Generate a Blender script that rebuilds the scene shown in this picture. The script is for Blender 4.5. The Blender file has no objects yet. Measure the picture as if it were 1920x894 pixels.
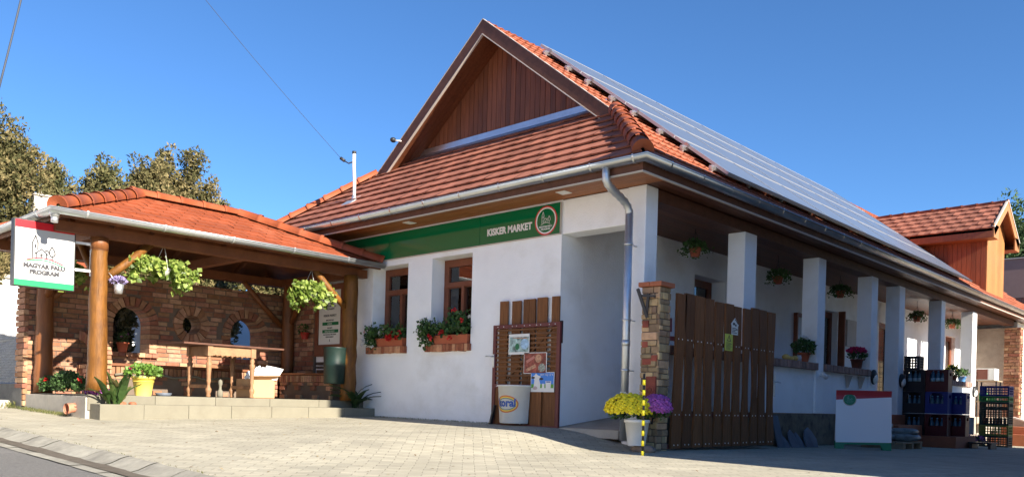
import bpy, math, random
from mathutils import Vector, Matrix
random.seed(7)
R = math.radians
S = bpy.context.scene
COL = S.collection
# ------------------------------------------------------------------ camera
TH = R(133.0); AL = R(1.53)
CAM = Vector((5.6918, -8.3656, 0.55))
V = Vector((math.cos(TH), math.sin(TH), 0)); RT = Vector((math.sin(TH), -math.cos(TH), 0)); UP = Vector((0, 0, 1))
r_ = RT*math.cos(AL)+UP*math.sin(AL); u_ = -RT*math.sin(AL)+UP*math.cos(AL)
cd = bpy.data.cameras.new("camera"); cam = bpy.data.objects.new("camera", cd); COL.objects.link(cam)
m = Matrix(((r_.x, u_.x, -V.x, CAM.x), (r_.y, u_.y, -V.y, CAM.y), (r_.z, u_.z, -V.z, CAM.z), (0, 0, 0, 1)))
cam.matrix_world = m
cd.sensor_width = 36; cd.lens = 1565/1920*36; cd.shift_y = (752.8-447)/1920; cd.clip_end = 2000; cd.clip_start = .05
S.camera = cam
# ------------------------------------------------------------------ light
SUN = Vector((1, -.05, .475)).normalized()
W = bpy.data.worlds.new("World"); S.world = W; W.use_nodes = True
nt = W.node_tree; bg = nt.nodes['Background']; sky = nt.nodes.new('ShaderNodeTexSky')
sky.sky_type = 'NISHITA'; sky.sun_disc = False
sky.sun_elevation = math.asin(SUN.z); sky.sun_rotation = math.atan2(SUN.x, SUN.y)
sky.altitude = 1600; sky.air_density = 1.0; sky.dust_density = 0; sky.ozone_density = 6.5
hsv = nt.nodes.new('ShaderNodeHueSaturation'); hsv.inputs['Saturation'].default_value = 1.06; nt.links.new(sky.outputs[0], hsv.inputs['Color']); nt.links.new(hsv.outputs[0], bg.inputs[0]); bg.inputs[1].default_value = .074
sl = bpy.data.lights.new("sun", 'SUN'); sl.energy = 5.0; sl.angle = R(.53); sl.color = (1, .91, .78)
so = bpy.data.objects.new("sun", sl); COL.objects.link(so); so.rotation_euler = SUN.to_track_quat('Z', 'Y').to_euler()
so.location = (20, -5, 12)
S.view_settings.view_transform = 'Standard'; S.view_settings.look = 'None'
S.view_settings.exposure = 1.5; S.view_settings.gamma = 1; S.view_settings.use_curve_mapping = False

# ------------------------------------------------------------------ materials
MATS = {}
def mat(name, col, rough=.75, noise=0, nscale=6, dirt=None, dscale=1.5, damt=.5, bump=0, bscale=60, metal=0, rnd=0,
        stretch=(1, 1, 1), spec=.4, col2=None, hue=0, trans=0, coat=0, thin=0):
    if name in MATS: return MATS[name]
    M = bpy.data.materials.new(name); M.use_nodes = True; t = M.node_tree; N = t.nodes; L = t.links
    b = N['Principled BSDF']; b.inputs['Roughness'].default_value = rough; b.inputs['Metallic'].default_value = metal
    b.inputs['Specular IOR Level'].default_value = spec
    if coat: b.inputs['Coat Weight'].default_value = coat; b.inputs['Coat Roughness'].default_value = .08
    tc = N.new('ShaderNodeTexCoord'); mp = N.new('ShaderNodeMapping'); mp.inputs['Scale'].default_value = stretch
    at = N.new('ShaderNodeAttribute'); at.attribute_name = 'rnd'
    off = N.new('ShaderNodeVectorMath'); off.operation = 'SCALE'; off.inputs[0].default_value = (7.3, 3.1, 5.7)
    L.new(at.outputs['Fac'], off.inputs['Scale'])
    add = N.new('ShaderNodeVectorMath'); add.operation = 'ADD'
    L.new(tc.outputs['Object'], add.inputs[0]); L.new(off.outputs[0], add.inputs[1])
    L.new(add.outputs[0], mp.inputs['Vector'])
    c = N.new('ShaderNodeRGB'); c.outputs[0].default_value = (*col, 1); cur = c.outputs[0]
    def noise_node(scale, detail=5, v=mp.outputs[0]):
        n = N.new('ShaderNodeTexNoise'); n.inputs['Scale'].default_value = scale; n.inputs['Detail'].default_value = detail
        n.inputs['Roughness'].default_value = .62; L.new(v, n.inputs['Vector']); return n
    def mix(fac, a, bb, mode='MIX'):
        x = N.new('ShaderNodeMix'); x.data_type = 'RGBA'; x.blend_type = mode
        if isinstance(fac, float): x.inputs[0].default_value = fac
        else: L.new(fac, x.inputs[0])
        L.new(a, x.inputs[6])
        if isinstance(bb, tuple): x.inputs[7].default_value = (*bb, 1)
        else: L.new(bb, x.inputs[7])
        return x.outputs[2]
    def ramp(v, a, bb):
        r = N.new('ShaderNodeMapRange'); r.inputs[1].default_value = a; r.inputs[2].default_value = bb; L.new(v, r.inputs[0]); return r.outputs[0]
    if col2:
        cur = mix(ramp(at.outputs['Fac'], 0.25, .95), cur, tuple(col2))
    if noise:
        n = noise_node(nscale)
        dk = N.new('ShaderNodeMapRange'); dk.inputs[1].default_value = .25; dk.inputs[2].default_value = .75
        dk.inputs[3].default_value = 1-noise; dk.inputs[4].default_value = 1+noise*.7
        L.new(n.outputs[0], dk.inputs[0])
        cc = N.new('ShaderNodeCombineColor'); [L.new(dk.outputs[0], cc.inputs[i]) for i in range(3)]
        cur = mix(1.0, cur, cc.outputs[0], 'MULTIPLY')
    if rnd:
        dk = N.new('ShaderNodeMapRange'); dk.inputs[3].default_value = 1-rnd; dk.inputs[4].default_value = 1+rnd
        L.new(at.outputs['Fac'], dk.inputs[0])
        cc = N.new('ShaderNodeCombineColor'); [L.new(dk.outputs[0], cc.inputs[i]) for i in range(3)]
        cur = mix(1.0, cur, cc.outputs[0], 'MULTIPLY')
    if hue:
        w = N.new('ShaderNodeTexWhiteNoise'); w.noise_dimensions = '1D'; L.new(at.outputs['Fac'], w.inputs['W'])
        hs = N.new('ShaderNodeHueSaturation'); L.new(cur, hs.inputs['Color'])
        r2 = N.new('ShaderNodeMapRange'); r2.inputs[3].default_value = .5-hue; r2.inputs[4].default_value = .5+hue
        L.new(w.outputs[0], r2.inputs[0]); L.new(r2.outputs[0], hs.inputs['Hue']); cur = hs.outputs[0]
    if dirt:
        n = noise_node(dscale, 8, tc.outputs['Object'])
        f = N.new('ShaderNodeMapRange'); f.inputs[1].default_value = .52; f.inputs[2].default_value = .72; f.inputs[4].default_value = damt
        L.new(n.outputs[0], f.inputs[0]); cur = mix(f.outputs[0], cur, tuple(dirt))
    L.new(cur, b.inputs['Base Color'])
    if bump:
        n = noise_node(bscale, 6); bp = N.new('ShaderNodeBump'); bp.inputs['Strength'].default_value = min(1, bump); bp.inputs['Distance'].default_value = .012
        L.new(n.outputs[0], bp.inputs['Height']); L.new(bp.outputs[0], b.inputs['Normal'])
    if trans:
        tr = N.new('ShaderNodeBsdfTranslucent'); L.new(cur, tr.inputs[0]); ms = N.new('ShaderNodeMixShader'); ms.inputs[0].default_value = trans
        L.new(b.outputs[0], ms.inputs[1]); L.new(tr.outputs[0], ms.inputs[2]); L.new(ms.outputs[0], N['Material Output'].inputs[0])
    MATS[name] = M; return M

def glass_mat(name, tint=(.8, .85, .85), mixf=.75):
    M = bpy.data.materials.new(name); M.use_nodes = True; t = M.node_tree; N = t.nodes; L = t.links
    N.remove(N['Principled BSDF'])
    tr = N.new('ShaderNodeBsdfTransparent'); tr.inputs[0].default_value = (*tint, 1)
    gl = N.new('ShaderNodeBsdfGlossy'); gl.inputs['Roughness'].default_value = .02
    fr = N.new('ShaderNodeFresnel'); fr.inputs[0].default_value = 1.52
    a = N.new('ShaderNodeMath'); a.operation = 'MULTIPLY_ADD'; a.inputs[1].default_value = 1.4; a.inputs[2].default_value = .06
    L.new(fr.outputs[0], a.inputs[0]); ms = N.new('ShaderNodeMixShader'); L.new(a.outputs[0], ms.inputs[0])
    L.new(tr.outputs[0], ms.inputs[1]); L.new(gl.outputs[0], ms.inputs[2]); L.new(ms.outputs[0], N['Material Output'].inputs[0])
    MATS[name] = M; return M

def brick_pave(name, c1, c2, mortar, bw, bh, ms, rot=0, bump=.5, noise=.25, stain=None, wob=.012, vertical=False, rough=.85):
    M = bpy.data.materials.new(name); M.use_nodes = True; t = M.node_tree; N = t.nodes; L = t.links
    b = N['Principled BSDF']; b.inputs['Roughness'].default_value = rough; b.inputs['Specular IOR Level'].default_value = .25
    tc = N.new('ShaderNodeTexCoord'); mp = N.new('ShaderNodeMapping'); mp.inputs['Rotation'].default_value = (0, 0, rot)
    if vertical:
        sp = N.new('ShaderNodeSeparateXYZ'); L.new(tc.outputs['Object'], sp.inputs[0]); ad = N.new('ShaderNodeMath')
        L.new(sp.outputs[0], ad.inputs[0]); L.new(sp.outputs[1], ad.inputs[1]); cb = N.new('ShaderNodeCombineXYZ')
        L.new(ad.outputs[0], cb.inputs[0]); L.new(sp.outputs[2], cb.inputs[1]); src = cb.outputs[0]
    else: src = tc.outputs['Object']
    nz = N.new('ShaderNodeTexNoise'); nz.inputs['Scale'].default_value = 4; nz.inputs['Detail'].default_value = 3; L.new(src, nz.inputs['Vector'])
    sb = N.new('ShaderNodeVectorMath'); sb.operation = 'SUBTRACT'; sb.inputs[1].default_value = (.5, .5, .5); L.new(nz.outputs['Color'], sb.inputs[0])
    sc = N.new('ShaderNodeVectorMath'); sc.operation = 'SCALE'; sc.inputs['Scale'].default_value = wob*2; L.new(sb.outputs[0], sc.inputs[0])
    ad2 = N.new('ShaderNodeVectorMath'); L.new(src, ad2.inputs[0]); L.new(sc.outputs[0], ad2.inputs[1]); L.new(ad2.outputs[0], mp.inputs[0])
    br = N.new('ShaderNodeTexBrick'); L.new(mp.outputs[0], br.inputs['Vector'])
    br.inputs['Color1'].default_value = (*c1, 1); br.inputs['Color2'].default_value = (*c2, 1); br.inputs['Mortar'].default_value = (*mortar, 1)
    br.inputs['Scale'].default_value = 1; br.inputs['Mortar Size'].default_value = ms; br.inputs['Mortar Smooth'].default_value = .3
    br.inputs['Brick Width'].default_value = bw; br.inputs['Row Height'].default_value = bh
    n2 = N.new('ShaderNodeTexNoise'); n2.inputs['Scale'].default_value = 1.3; n2.inputs['Detail'].default_value = 9; n2.inputs['Roughness'].default_value = .7; L.new(src, n2.inputs['Vector'])
    r2 = N.new('ShaderNodeMapRange'); r2.inputs[1].default_value = .3; r2.inputs[2].default_value = .7; r2.inputs[3].default_value = 1-noise; r2.inputs[4].default_value = 1+noise*.6
    L.new(n2.outputs[0], r2.inputs[0]); cc = N.new('ShaderNodeCombineColor'); [L.new(r2.outputs[0], cc.inputs[i]) for i in range(3)]
    mx = N.new('ShaderNodeMix'); mx.data_type = 'RGBA'; mx.blend_type = 'MULTIPLY'; mx.inputs[0].default_value = 1
    L.new(br.outputs[0], mx.inputs[6]); L.new(cc.outputs[0], mx.inputs[7]); cur = mx.outputs[2]
    if stain:
        n3 = N.new('ShaderNodeTexNoise'); n3.inputs['Scale'].default_value = .55; n3.inputs['Detail'].default_value = 10; n3.inputs['Roughness'].default_value = .65; L.new(src, n3.inputs['Vector'])
        r3 = N.new('ShaderNodeMapRange'); r3.inputs[1].default_value = .5; r3.inputs[2].default_value = .7; r3.inputs[4].default_value = .55; L.new(n3.outputs[0], r3.inputs[0])
        m3 = N.new('ShaderNodeMix'); m3.data_type = 'RGBA'; L.new(r3.outputs[0], m3.inputs[0]); L.new(cur, m3.inputs[6]); m3.inputs[7].default_value = (*stain, 1); cur = m3.outputs[2]
    L.new(cur, b.inputs['Base Color'])
    n4 = N.new('ShaderNodeTexNoise'); n4.inputs['Scale'].default_value = 70; n4.inputs['Detail'].default_value = 4; L.new(src, n4.inputs['Vector'])
    hm = N.new('ShaderNodeMath'); hm.operation = 'MULTIPLY_ADD'; hm.inputs[1].default_value = -1.0; L.new(br.outputs['Fac'], hm.inputs[0])
    h2 = N.new('ShaderNodeMath'); h2.operation = 'MULTIPLY'; h2.inputs[1].default_value = .35; L.new(n4.outputs[0], h2.inputs[0]); L.new(h2.outputs[0], hm.inputs[2])
    bp = N.new('ShaderNodeBump'); bp.inputs['Strength'].default_value = bump; bp.inputs['Distance'].default_value = .01; L.new(hm.outputs[0], bp.inputs['Height'])
    L.new(bp.outputs[0], b.inputs['Normal'])
    MATS[name] = M; return M

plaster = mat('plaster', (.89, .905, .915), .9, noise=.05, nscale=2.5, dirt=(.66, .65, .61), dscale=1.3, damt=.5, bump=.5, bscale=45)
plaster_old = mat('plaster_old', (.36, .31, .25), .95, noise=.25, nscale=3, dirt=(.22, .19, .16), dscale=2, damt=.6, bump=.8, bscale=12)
tile_front = mat('tile_red', (.30, .11, .068), .75, noise=.22, nscale=9, rnd=.2, dirt=(.26, .11, .07), dscale=1.6, damt=.45, bump=.25, bscale=60)
tile_main = mat('tile_main', (.36, .115, .06), .8, noise=.3, nscale=9, rnd=.24, dirt=(.30, .12, .07), dscale=2.2, damt=.5, bump=.4, bscale=50)
tile_pav = mat('tile_pavilion', (.275, .062, .019), .8, noise=.18, nscale=14, rnd=.17, dirt=(.42, .14, .07), dscale=2.5, damt=.4, bump=.5, bscale=70)
tile_cap = mat('tile_cap', (.29, .07, .023), .65, noise=.14, nscale=9, rnd=.12, dirt=(.36, .13, .08), dscale=3, damt=.4, bump=.25, bscale=50)
wood_dark = mat('wood_dark', (.17, .072, .038), .55, noise=.3, nscale=5, stretch=(1, 1, 1), bump=.2, bscale=30)
wood_gable = mat('wood_gable', (.165, .054, .021), .5, noise=.38, nscale=7, stretch=(4, 4, .35), rnd=.22, bump=.2, bscale=30)
wood_barge = mat('wood_barge', (.105, .042, .024), .6, noise=.35, nscale=9, bump=.3, bscale=40)
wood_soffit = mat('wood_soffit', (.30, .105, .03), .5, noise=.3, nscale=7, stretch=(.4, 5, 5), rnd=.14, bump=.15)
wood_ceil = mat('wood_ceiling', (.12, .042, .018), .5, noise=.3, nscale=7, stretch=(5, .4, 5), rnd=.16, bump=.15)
wood_gate = mat('wood_gate', (.175, .068, .021), .7, noise=.42, nscale=8, stretch=(5, 5, .4), rnd=.24, bump=.4, bscale=25)
wood_slat = mat('wood_slat', (.15, .06, .02), .6, noise=.35, nscale=8, stretch=(.5, 5, 5), rnd=.2, bump=.2)
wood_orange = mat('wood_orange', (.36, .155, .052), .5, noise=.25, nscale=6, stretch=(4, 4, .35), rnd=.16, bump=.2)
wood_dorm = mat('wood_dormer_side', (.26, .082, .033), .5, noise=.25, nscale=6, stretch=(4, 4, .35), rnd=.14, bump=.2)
wood_log = mat('wood_log', (.175, .070, .011), .55, noise=.5, nscale=7, stretch=(3, 3, .5), dirt=(.085, .032, .010), dscale=5, damt=.8, bump=.7, bscale=14, spec=.3)
wood_logdk = mat('wood_log_dark', (.20, .07, .02), .5, noise=.35, nscale=6, stretch=(3, 3, .5), dirt=(.12, .05, .02), dscale=3, damt=.6, bump=.4, bscale=18)
wood_beam = mat('wood_beam', (.17, .058, .02), .55, noise=.3, nscale=5, bump=.2)
wood_win = mat('wood_window', (.19, .06, .028), .45, noise=.25, nscale=8, bump=.1)
wood_table = mat('wood_table', (.30, .16, .08), .6, noise=.35, nscale=9, bump=.3)
wood_pallet = mat('wood_pallet', (.35, .25, .16), .8, noise=.3, nscale=8, bump=.3)
trim_w = mat('trim_white', (.50, .45, .40), .6, noise=.1)
zinc = mat('zinc', (.58, .60, .62), .33, noise=.1, nscale=3, metal=1, dirt=(.40, .42, .43), dscale=4, damt=.5, bump=.08, bscale=20)
zinc_dull = mat('zinc_dull', (.62, .65, .67), .45, noise=.12, nscale=5, metal=.85, bump=.08, bscale=20)
steel_white = mat('painted_white_metal', (.78, .78, .76), .4)
dark_metal = mat('dark_metal', (.03, .032, .036), .5)
red_metal = mat('maroon_metal', (.13, .028, .028), .5, noise=.2)
slate = mat('slate', (.115, .135, .17), .6, noise=.25, nscale=6, bump=.4, bscale=20)
mortar = mat('mortar', (.16, .12, .09), .95, noise=.2, bump=.5)
brick_mix = mat('old_brick', (.31, .135, .075), .9, noise=.3, nscale=14, rnd=.17, col2=(.42, .25, .15), hue=.014, dirt=(.15, .07, .05), dscale=3.5, damt=.6, bump=.8, bscale=40)
brick_sill = mat('sill_brick', (.36, .12, .06), .9, noise=.3, nscale=14, rnd=.25, col2=(.50, .26, .14), bump=.6, bscale=40)
brick_dull = mat('coping_brick', (.30, .19, .155), .9, noise=.25, nscale=14, rnd=.2, bump=.6, bscale=40)
stone_mix = mat('pillar_stone', (.30, .21, .13), .9, noise=.3, nscale=12, rnd=.25, col2=(.50, .34, .19), hue=.015, bump=.7, bscale=35)
stone_red = mat('pillar_red_brick', (.28, .075, .05), .9, noise=.3, nscale=12, rnd=.2, bump=.6)
plinth_m = mat('plinth_stone', (.19, .155, .11), .95, noise=.4, nscale=5, dirt=(.035, .035, .035), dscale=5, damt=.9, bump=.8, bscale=14)
terra = mat('terracotta', (.36, .12, .06), .8, noise=.15, nscale=8, rnd=.06)
concrete = mat('concrete', (.45, .42, .36), .9, noise=.16, nscale=4, dirt=(.28, .26, .22), dscale=2.5, damt=.5, bump=.4, bscale=40)
concrete2 = mat('concrete_channel', (.30, .285, .235), .9, noise=.3, nscale=7, rnd=.1, dirt=(.15, .14, .12), dscale=2.5, damt=.7, bump=.6, bscale=30)
dirt_m = mat('wet_dirt', (.12, .10, .075), .8, noise=.3, nscale=8, bump=.6)
stepstone = mat('step_stone', (.19, .175, .13), .85, noise=.1, nscale=5, rnd=.06, dirt=(.15, .13, .095), dscale=2.5, damt=.5, bump=.35, bscale=60)
asphalt = mat('asphalt', (.16, .155, .145), .9, noise=.3, nscale=40, dirt=(.23, .22, .20), dscale=1.2, damt=.5, bump=.9, bscale=90)
paving_m = brick_pave('paving', (.46, .425, .325), (.37, .345, .27), (.24, .225, .175), .20, .10, .0045, rot=R(-46), bump=.5, noise=.2, stain=(.30, .28, .215), wob=.016)
grass_m = mat('grass', (.10, .13, .035), .9, noise=.5, nscale=5, bump=.6, trans=.25, rnd=.35, col2=(.22, .20, .08))
soil = mat('soil', (.10, .075, .05), .95, noise=.4, nscale=15, bump=.8)
leaf_ger = mat('leaf_geranium', (.055, .12, .03), .55, noise=.3, rnd=.45, trans=.25)
leaf_vine = mat('leaf_vine', (.15, .24, .035), .45, rnd=.5, trans=.45, col2=(.30, .36, .09))
leaf_dark = mat('leaf_dark', (.035, .07, .025), .4, rnd=.4, trans=.15)
leaf_canna = mat('leaf_canna', (.07, .14, .035), .4, rnd=.4, trans=.3, col2=(.12, .10, .04))
leaf_shrub = mat('leaf_shrub', (.055, .11, .03), .6, rnd=.5, trans=.25)
leaf_tree = mat('leaf_thuja', (.09, .092, .028), .8, rnd=.55, trans=.25, col2=(.20, .155, .07))
leaf_tree2 = mat('leaf_thuja_green', (.08, .09, .028), .8, rnd=.5, trans=.25, col2=(.17, .145, .06))
bark = mat('bark', (.11, .075, .05), .9, noise=.3, bump=.8)
fl_red = mat('petal_red', (.55, .012, .015), .5, rnd=.2, trans=.15)
fl_white = mat('petal_white', (.8, .8, .76), .5, rnd=.08, trans=.2)
fl_pink = mat('petal_pink', (.50, .03, .12), .5, rnd=.25, trans=.2)
fl_yellow = mat('petal_yellow', (.95, .80, .03), .6, rnd=.15, trans=.15)
fl_purple = mat('petal_purple', (.42, .11, .42), .6, rnd=.3, trans=.15)
fl_lav = mat('petal_lavender', (.30, .25, .45), .6, rnd=.3)
pot_terra = mat('pot_terracotta', (.42, .115, .055), .7, noise=.1)
pot_brown = mat('pot_brown', (.16, .05, .03), .6, noise=.1)
pot_white = mat('plastic_white', (.74, .74, .70), .45, noise=.06, dirt=(.45, .42, .36), dscale=3, damt=.25)
pot_yellow = mat('bucket_yellow', (.85, .68, .13), .4, noise=.04)
black_p = mat('plastic_black', (.015, .016, .018), .5)
yellow_p = mat('band_yellow', (.85, .72, .03), .4)
green_bin_m = mat('bin_green', (.006, .022, .017), .5, noise=.25, dirt=(.04, .05, .04), dscale=5, damt=.4)
sign_green = mat('sign_green', (.0, .135, .05), .10, spec=.35)
sign_white = mat('sign_white', (.72, .73, .71), .35, noise=.01)
sign_red = mat('sign_red', (.62, .012, .02), .3)
sign_grn2 = mat('sign_bright_green', (.02, .42, .11), .3)
board_white = mat('board_white', (.80, .84, .88), .3)
board_red = mat('board_red', (.42, .025, .04), .4)
board_grn = mat('board_green', (.01, .20, .09), .4)
ink = mat('ink_dark', (.035, .035, .042), .5)
ink_green = mat('ink_green', (.01, .16, .06), .5)
blue_ink = mat('ink_blue', (.03, .10, .38), .5)
orange_ink = mat('ink_orange', (.65, .17, .05), .5)
yellow_ink = mat('ink_yellow', (.85, .60, .08), .5)
warn_yellow = mat('warning_yellow', (.62, .66, .10), .5)
paper_brown = mat('cardboard', (.50, .31, .16), .85, noise=.06)
plastic_bag = mat('plastic_bag', (.70, .72, .76), .35)
navy = mat('crate_blue', (.010, .028, .19), .4, noise=.1)
crate_red = mat('crate_red', (.085, .008, .010), .45, noise=.1)
crate_dark = mat('crate_black', (.012, .012, .016), .5)
crate_green = mat('crate_green', (.02, .17, .045), .5)
crate_olive = mat('crate_olive', (.17, .20, .04), .55)
crate_dgreen = mat('crate_dark_green', (.02, .04, .03), .5)
bottle_m = mat('bottle_blue', (.07, .16, .23), .15, spec=.7, trans=.2)
bottle_cap = mat('bottle_cap', (.20, .45, .75), .4)
panel_blue = mat('solar_glass', (.10, .125, .17), .28, spec=.6, noise=.12, nscale=2)  # base lifted to grey-blue, standing in for bright sky reflected off the glass
panel_frame = mat('solar_frame', (.44, .45, .48), .4, metal=.3)
panel_back = mat('solar_back', (.14, .05, .045), .5)
glass = glass_mat('window_glass')
curtain = mat('curtain', (.42, .42, .45), .9, noise=.2, nscale=3, stretch=(12, 12, .3))
chain = mat('chain_link', (.35, .35, .33), .5, metal=.6)
mauve = mat('mauve_render', (.30, .19, .165), .9, noise=.08, bump=.3)
pumpkin_m = mat('gourd', (.62, .42, .12), .6, noise=.3, nscale=8)
bag_m = mat('soil_bag', (.28, .30, .30), .4, noise=.55, nscale=9)
orange_wall = mat('house_ochre', (.62, .50, .34), .9, noise=.05)

# ------------------------------------------------------------------ mesh builder
BASE = {}
class MB:
    def __init__(s): s.v = []; s.f = []; s.r = []; s.sm = []; s.mi = []; s.cur = 0
    def face(s, idx, r, smooth=False): s.f.append(idx); s.r.append(r); s.sm.append(smooth); s.mi.append(s.cur)
    def poly(s, pts, r=None, smooth=False):
        if r is None: r = random.random()
        n = len(s.v); s.v += [tuple(p) for p in pts]; s.face(tuple(range(n, n+len(pts))), r, smooth)
    def hexa(s, p, r=None):
        if r is None: r = random.random()
        n = len(s.v); s.v += [tuple(q) for q in p]
        for q in ((0, 3, 2, 1), (4, 5, 6, 7), (0, 1, 5, 4), (1, 2, 6, 5), (2, 3, 7, 6), (3, 0, 4, 7)): s.face(tuple(n+i for i in q), r)
    def box(s, x0, x1, y0, y1, z0, z1, r=None):
        s.hexa([(x0, y0, z0), (x1, y0, z0), (x1, y1, z0), (x0, y1, z0), (x0, y0, z1), (x1, y0, z1), (x1, y1, z1), (x0, y1, z1)], r)
    def obox(s, c, ax, ay, az, hx, hy, hz, r=None):
        c = Vector(c); ax = Vector(ax)*hx; ay = Vector(ay)*hy; az = Vector(az)*hz
        s.hexa([c-ax-ay-az, c+ax-ay-az, c+ax+ay-az, c-ax+ay-az, c-ax-ay+az, c+ax-ay+az, c+ax+ay+az, c-ax+ay+az], r)
    def beam(s, p, q, w, h, up=(0, 0, 1), r=None):
        p = Vector(p); q = Vector(q); d = (q-p); L = d.length; d.normalize(); sd = d.cross(Vector(up)).normalized(); u = sd.cross(d)
        s.obox((p+q)/2, d, sd, u, L/2, w/2, h/2, r)
    def prism(s, pts, vec, r=None, smooth=False):
        if r is None: r = random.random()
        n = len(s.v); k = len(pts); vec = Vector(vec); s.v += [tuple(p) for p in pts]+[tuple(Vector(p)+vec) for p in pts]
        s.face(tuple(range(n, n+k))[::-1], r); s.face(tuple(range(n+k, n+2*k)), r)
        for i in range(k): j = (i+1) % k; s.face((n+i, n+j, n+k+j, n+k+i), r, smooth)
    def tube(s, pts, rad, n=10, r=None, caps=True, half=None, scale=(1, 1)):
        if r is None: r = random.random()
        pts = [Vector(p) for p in pts]; K = len(pts)
        rad = [rad]*K if isinstance(rad, (int, float)) else rad
        base = len(s.v); ref = None
        a0, a1 = half if half else (0, 2*math.pi); closed = half is None; m = n if closed else n+1
        for i, p in enumerate(pts):
            d = (pts[min(i+1, K-1)]-pts[max(i-1, 0)]).normalized()
            if ref is None: ref = Vector((0, 0, 1)) if abs(d.z) < .9 else Vector((1, 0, 0))
            sd = d.cross(ref).normalized(); u = sd.cross(d).normalized()
            if abs(d.z) >= .9 and ref.z == 1: pass
            for k in range(m):
                a = a0+(a1-a0)*k/n
                s.v.append(tuple(p+(sd*math.cos(a)*scale[0]+u*math.sin(a)*scale[1])*rad[i]))
        for i in range(K-1):
            for k in range(n):
                k2 = (k+1) % m
                s.face((base+i*m+k, base+i*m+k2, base+(i+1)*m+k2, base+(i+1)*m+k), r, True)
        if caps and closed:
            s.face(tuple(base+k for k in range(m))[::-1], r); s.face(tuple(base+(K-1)*m+k for k in range(m)), r)
    def lathe(s, c, prof, n=20, r=None, a0=0, a1=2*math.pi, sx=1, sy=1):
        if r is None: r = random.random()
        base = len(s.v); full = abs(a1-a0-2*math.pi) < 1e-6; m = n if full else n+1
        for rr, z in prof:
            for k in range(m):
                a = a0+(a1-a0)*k/n; s.v.append((c[0]+rr*math.cos(a)*sx, c[1]+rr*math.sin(a)*sy, c[2]+z))
        for i in range(len(prof)-1):
            for k in range(n):
                k2 = (k+1) % m; s.face((base+i*m+k, base+i*m+k2, base+(i+1)*m+k2, base+(i+1)*m+k), r, True)
        if prof[0][0] > 1e-4 and full: s.face(tuple(base+k for k in range(m))[::-1], r)
        if prof[-1][0] > 1e-4 and full: s.face(tuple(base+(len(prof)-1)*m+k for k in range(m)), r)
    def ball(s, c, rx, ry=None, rz=None, n=8, k=5, r=None):
        ry = ry or rx; rz = rz or rx
        if r is None: r = random.random()
        base = len(s.v); s.v.append((c[0], c[1], c[2]-rz))
        for i in range(1, k):
            a = -math.pi/2+math.pi*i/k
            for j in range(n): b = 2*math.pi*j/n; s.v.append((c[0]+rx*math.cos(a)*math.cos(b), c[1]+ry*math.cos(a)*math.sin(b), c[2]+rz*math.sin(a)))
        s.v.append((c[0], c[1], c[2]+rz)); top = len(s.v)-1
        for j in range(n): s.face((base, base+1+(j+1) % n, base+1+j), r, True)
        for i in range(k-2):
            for j in range(n): q = base+1+i*n; s.face((q+j, q+(j+1) % n, q+n+(j+1) % n, q+n+j), r, True)
        q = base+1+(k-2)*n
        for j in range(n): s.face((q+j, q+(j+1) % n, top), r, True)
    def leaf(s, c, size, d=None, nrm=None, w=.6, r=None):
        c = Vector(c)
        d = (Vector(d) if d is not None else Vector((random.gauss(0, 1), random.gauss(0, 1), random.gauss(0, 1)))).normalized()
        nn = Vector(nrm) if nrm is not None else Vector((random.gauss(0, 1), random.gauss(0, 1), random.gauss(0, 1)))
        sd = d.cross(nn)
        if sd.length < 1e-3: sd = d.orthogonal()
        sd.normalize(); up = sd.cross(d)
        s.poly([c, c+d*size*.45+sd*size*w*.5+up*size*.06, c+d*size, c+d*size*.45-sd*size*w*.5+up*size*.06], r)
    def add(s, verts, faces, r=None, smooth=False):
        if r is None: r = random.random()
        n = len(s.v); s.v += [tuple(p) for p in verts]
        for f in faces: s.face(tuple(n+i for i in f), r, smooth)
    def build(s, name, mt, parent=None, bevel=0, local=False):
        me = bpy.data.meshes.new(name)
        off = Vector((0, 0, 0))
        if parent is not None and not local: off = BASE.get(parent.name, Vector((0, 0, 0)))
        me.from_pydata([(v[0]-off.x, v[1]-off.y, v[2]-off.z) for v in s.v], [], s.f)
        for M_ in (mt if isinstance(mt, (list, tuple)) else [mt]): me.materials.append(M_)
        me.polygons.foreach_set('use_smooth', s.sm); me.polygons.foreach_set('material_index', s.mi)
        at = me.attributes.new('rnd', 'FLOAT', 'FACE'); at.data.foreach_set('value', s.r)
        me.update()
        o = bpy.data.objects.new(name, me); COL.objects.link(o)
        if parent is not None: o.parent = parent
        BASE[o.name] = off
        if bevel:
            b = o.modifiers.new('bevel', 'BEVEL'); b.width = bevel; b.segments = 2; b.limit_method = 'ANGLE'; b.angle_limit = R(40)
        return o
def thing(name, label, cat, loc=(0, 0, 0), group=None, rz=0):
    o = bpy.data.objects.new(name, None); COL.objects.link(o); o.location = loc; o.rotation_euler = (0, 0, rz)
    o['label'] = label; o['category'] = cat
    if group: o['group'] = group
    BASE[o.name] = Vector(loc) if rz == 0 else Vector((0, 0, 0)); o.empty_display_size = .2
    return o
def tag(o, label, cat, group=None):
    o['label'] = label; o['category'] = cat
    if group: o['group'] = group
    return o
def struct(o): o['kind'] = 'structure'; return o
def recenter(o):
    """put the origin of a single-mesh thing at its base"""
    me = o.data; xs = [v.co for v in me.vertices]
    c = Vector(((min(v.x for v in xs)+max(v.x for v in xs))/2, (min(v.y for v in xs)+max(v.y for v in xs))/2, min(v.z for v in xs)))
    for v in me.vertices: v.co -= c
    o.location = c; return o
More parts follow.
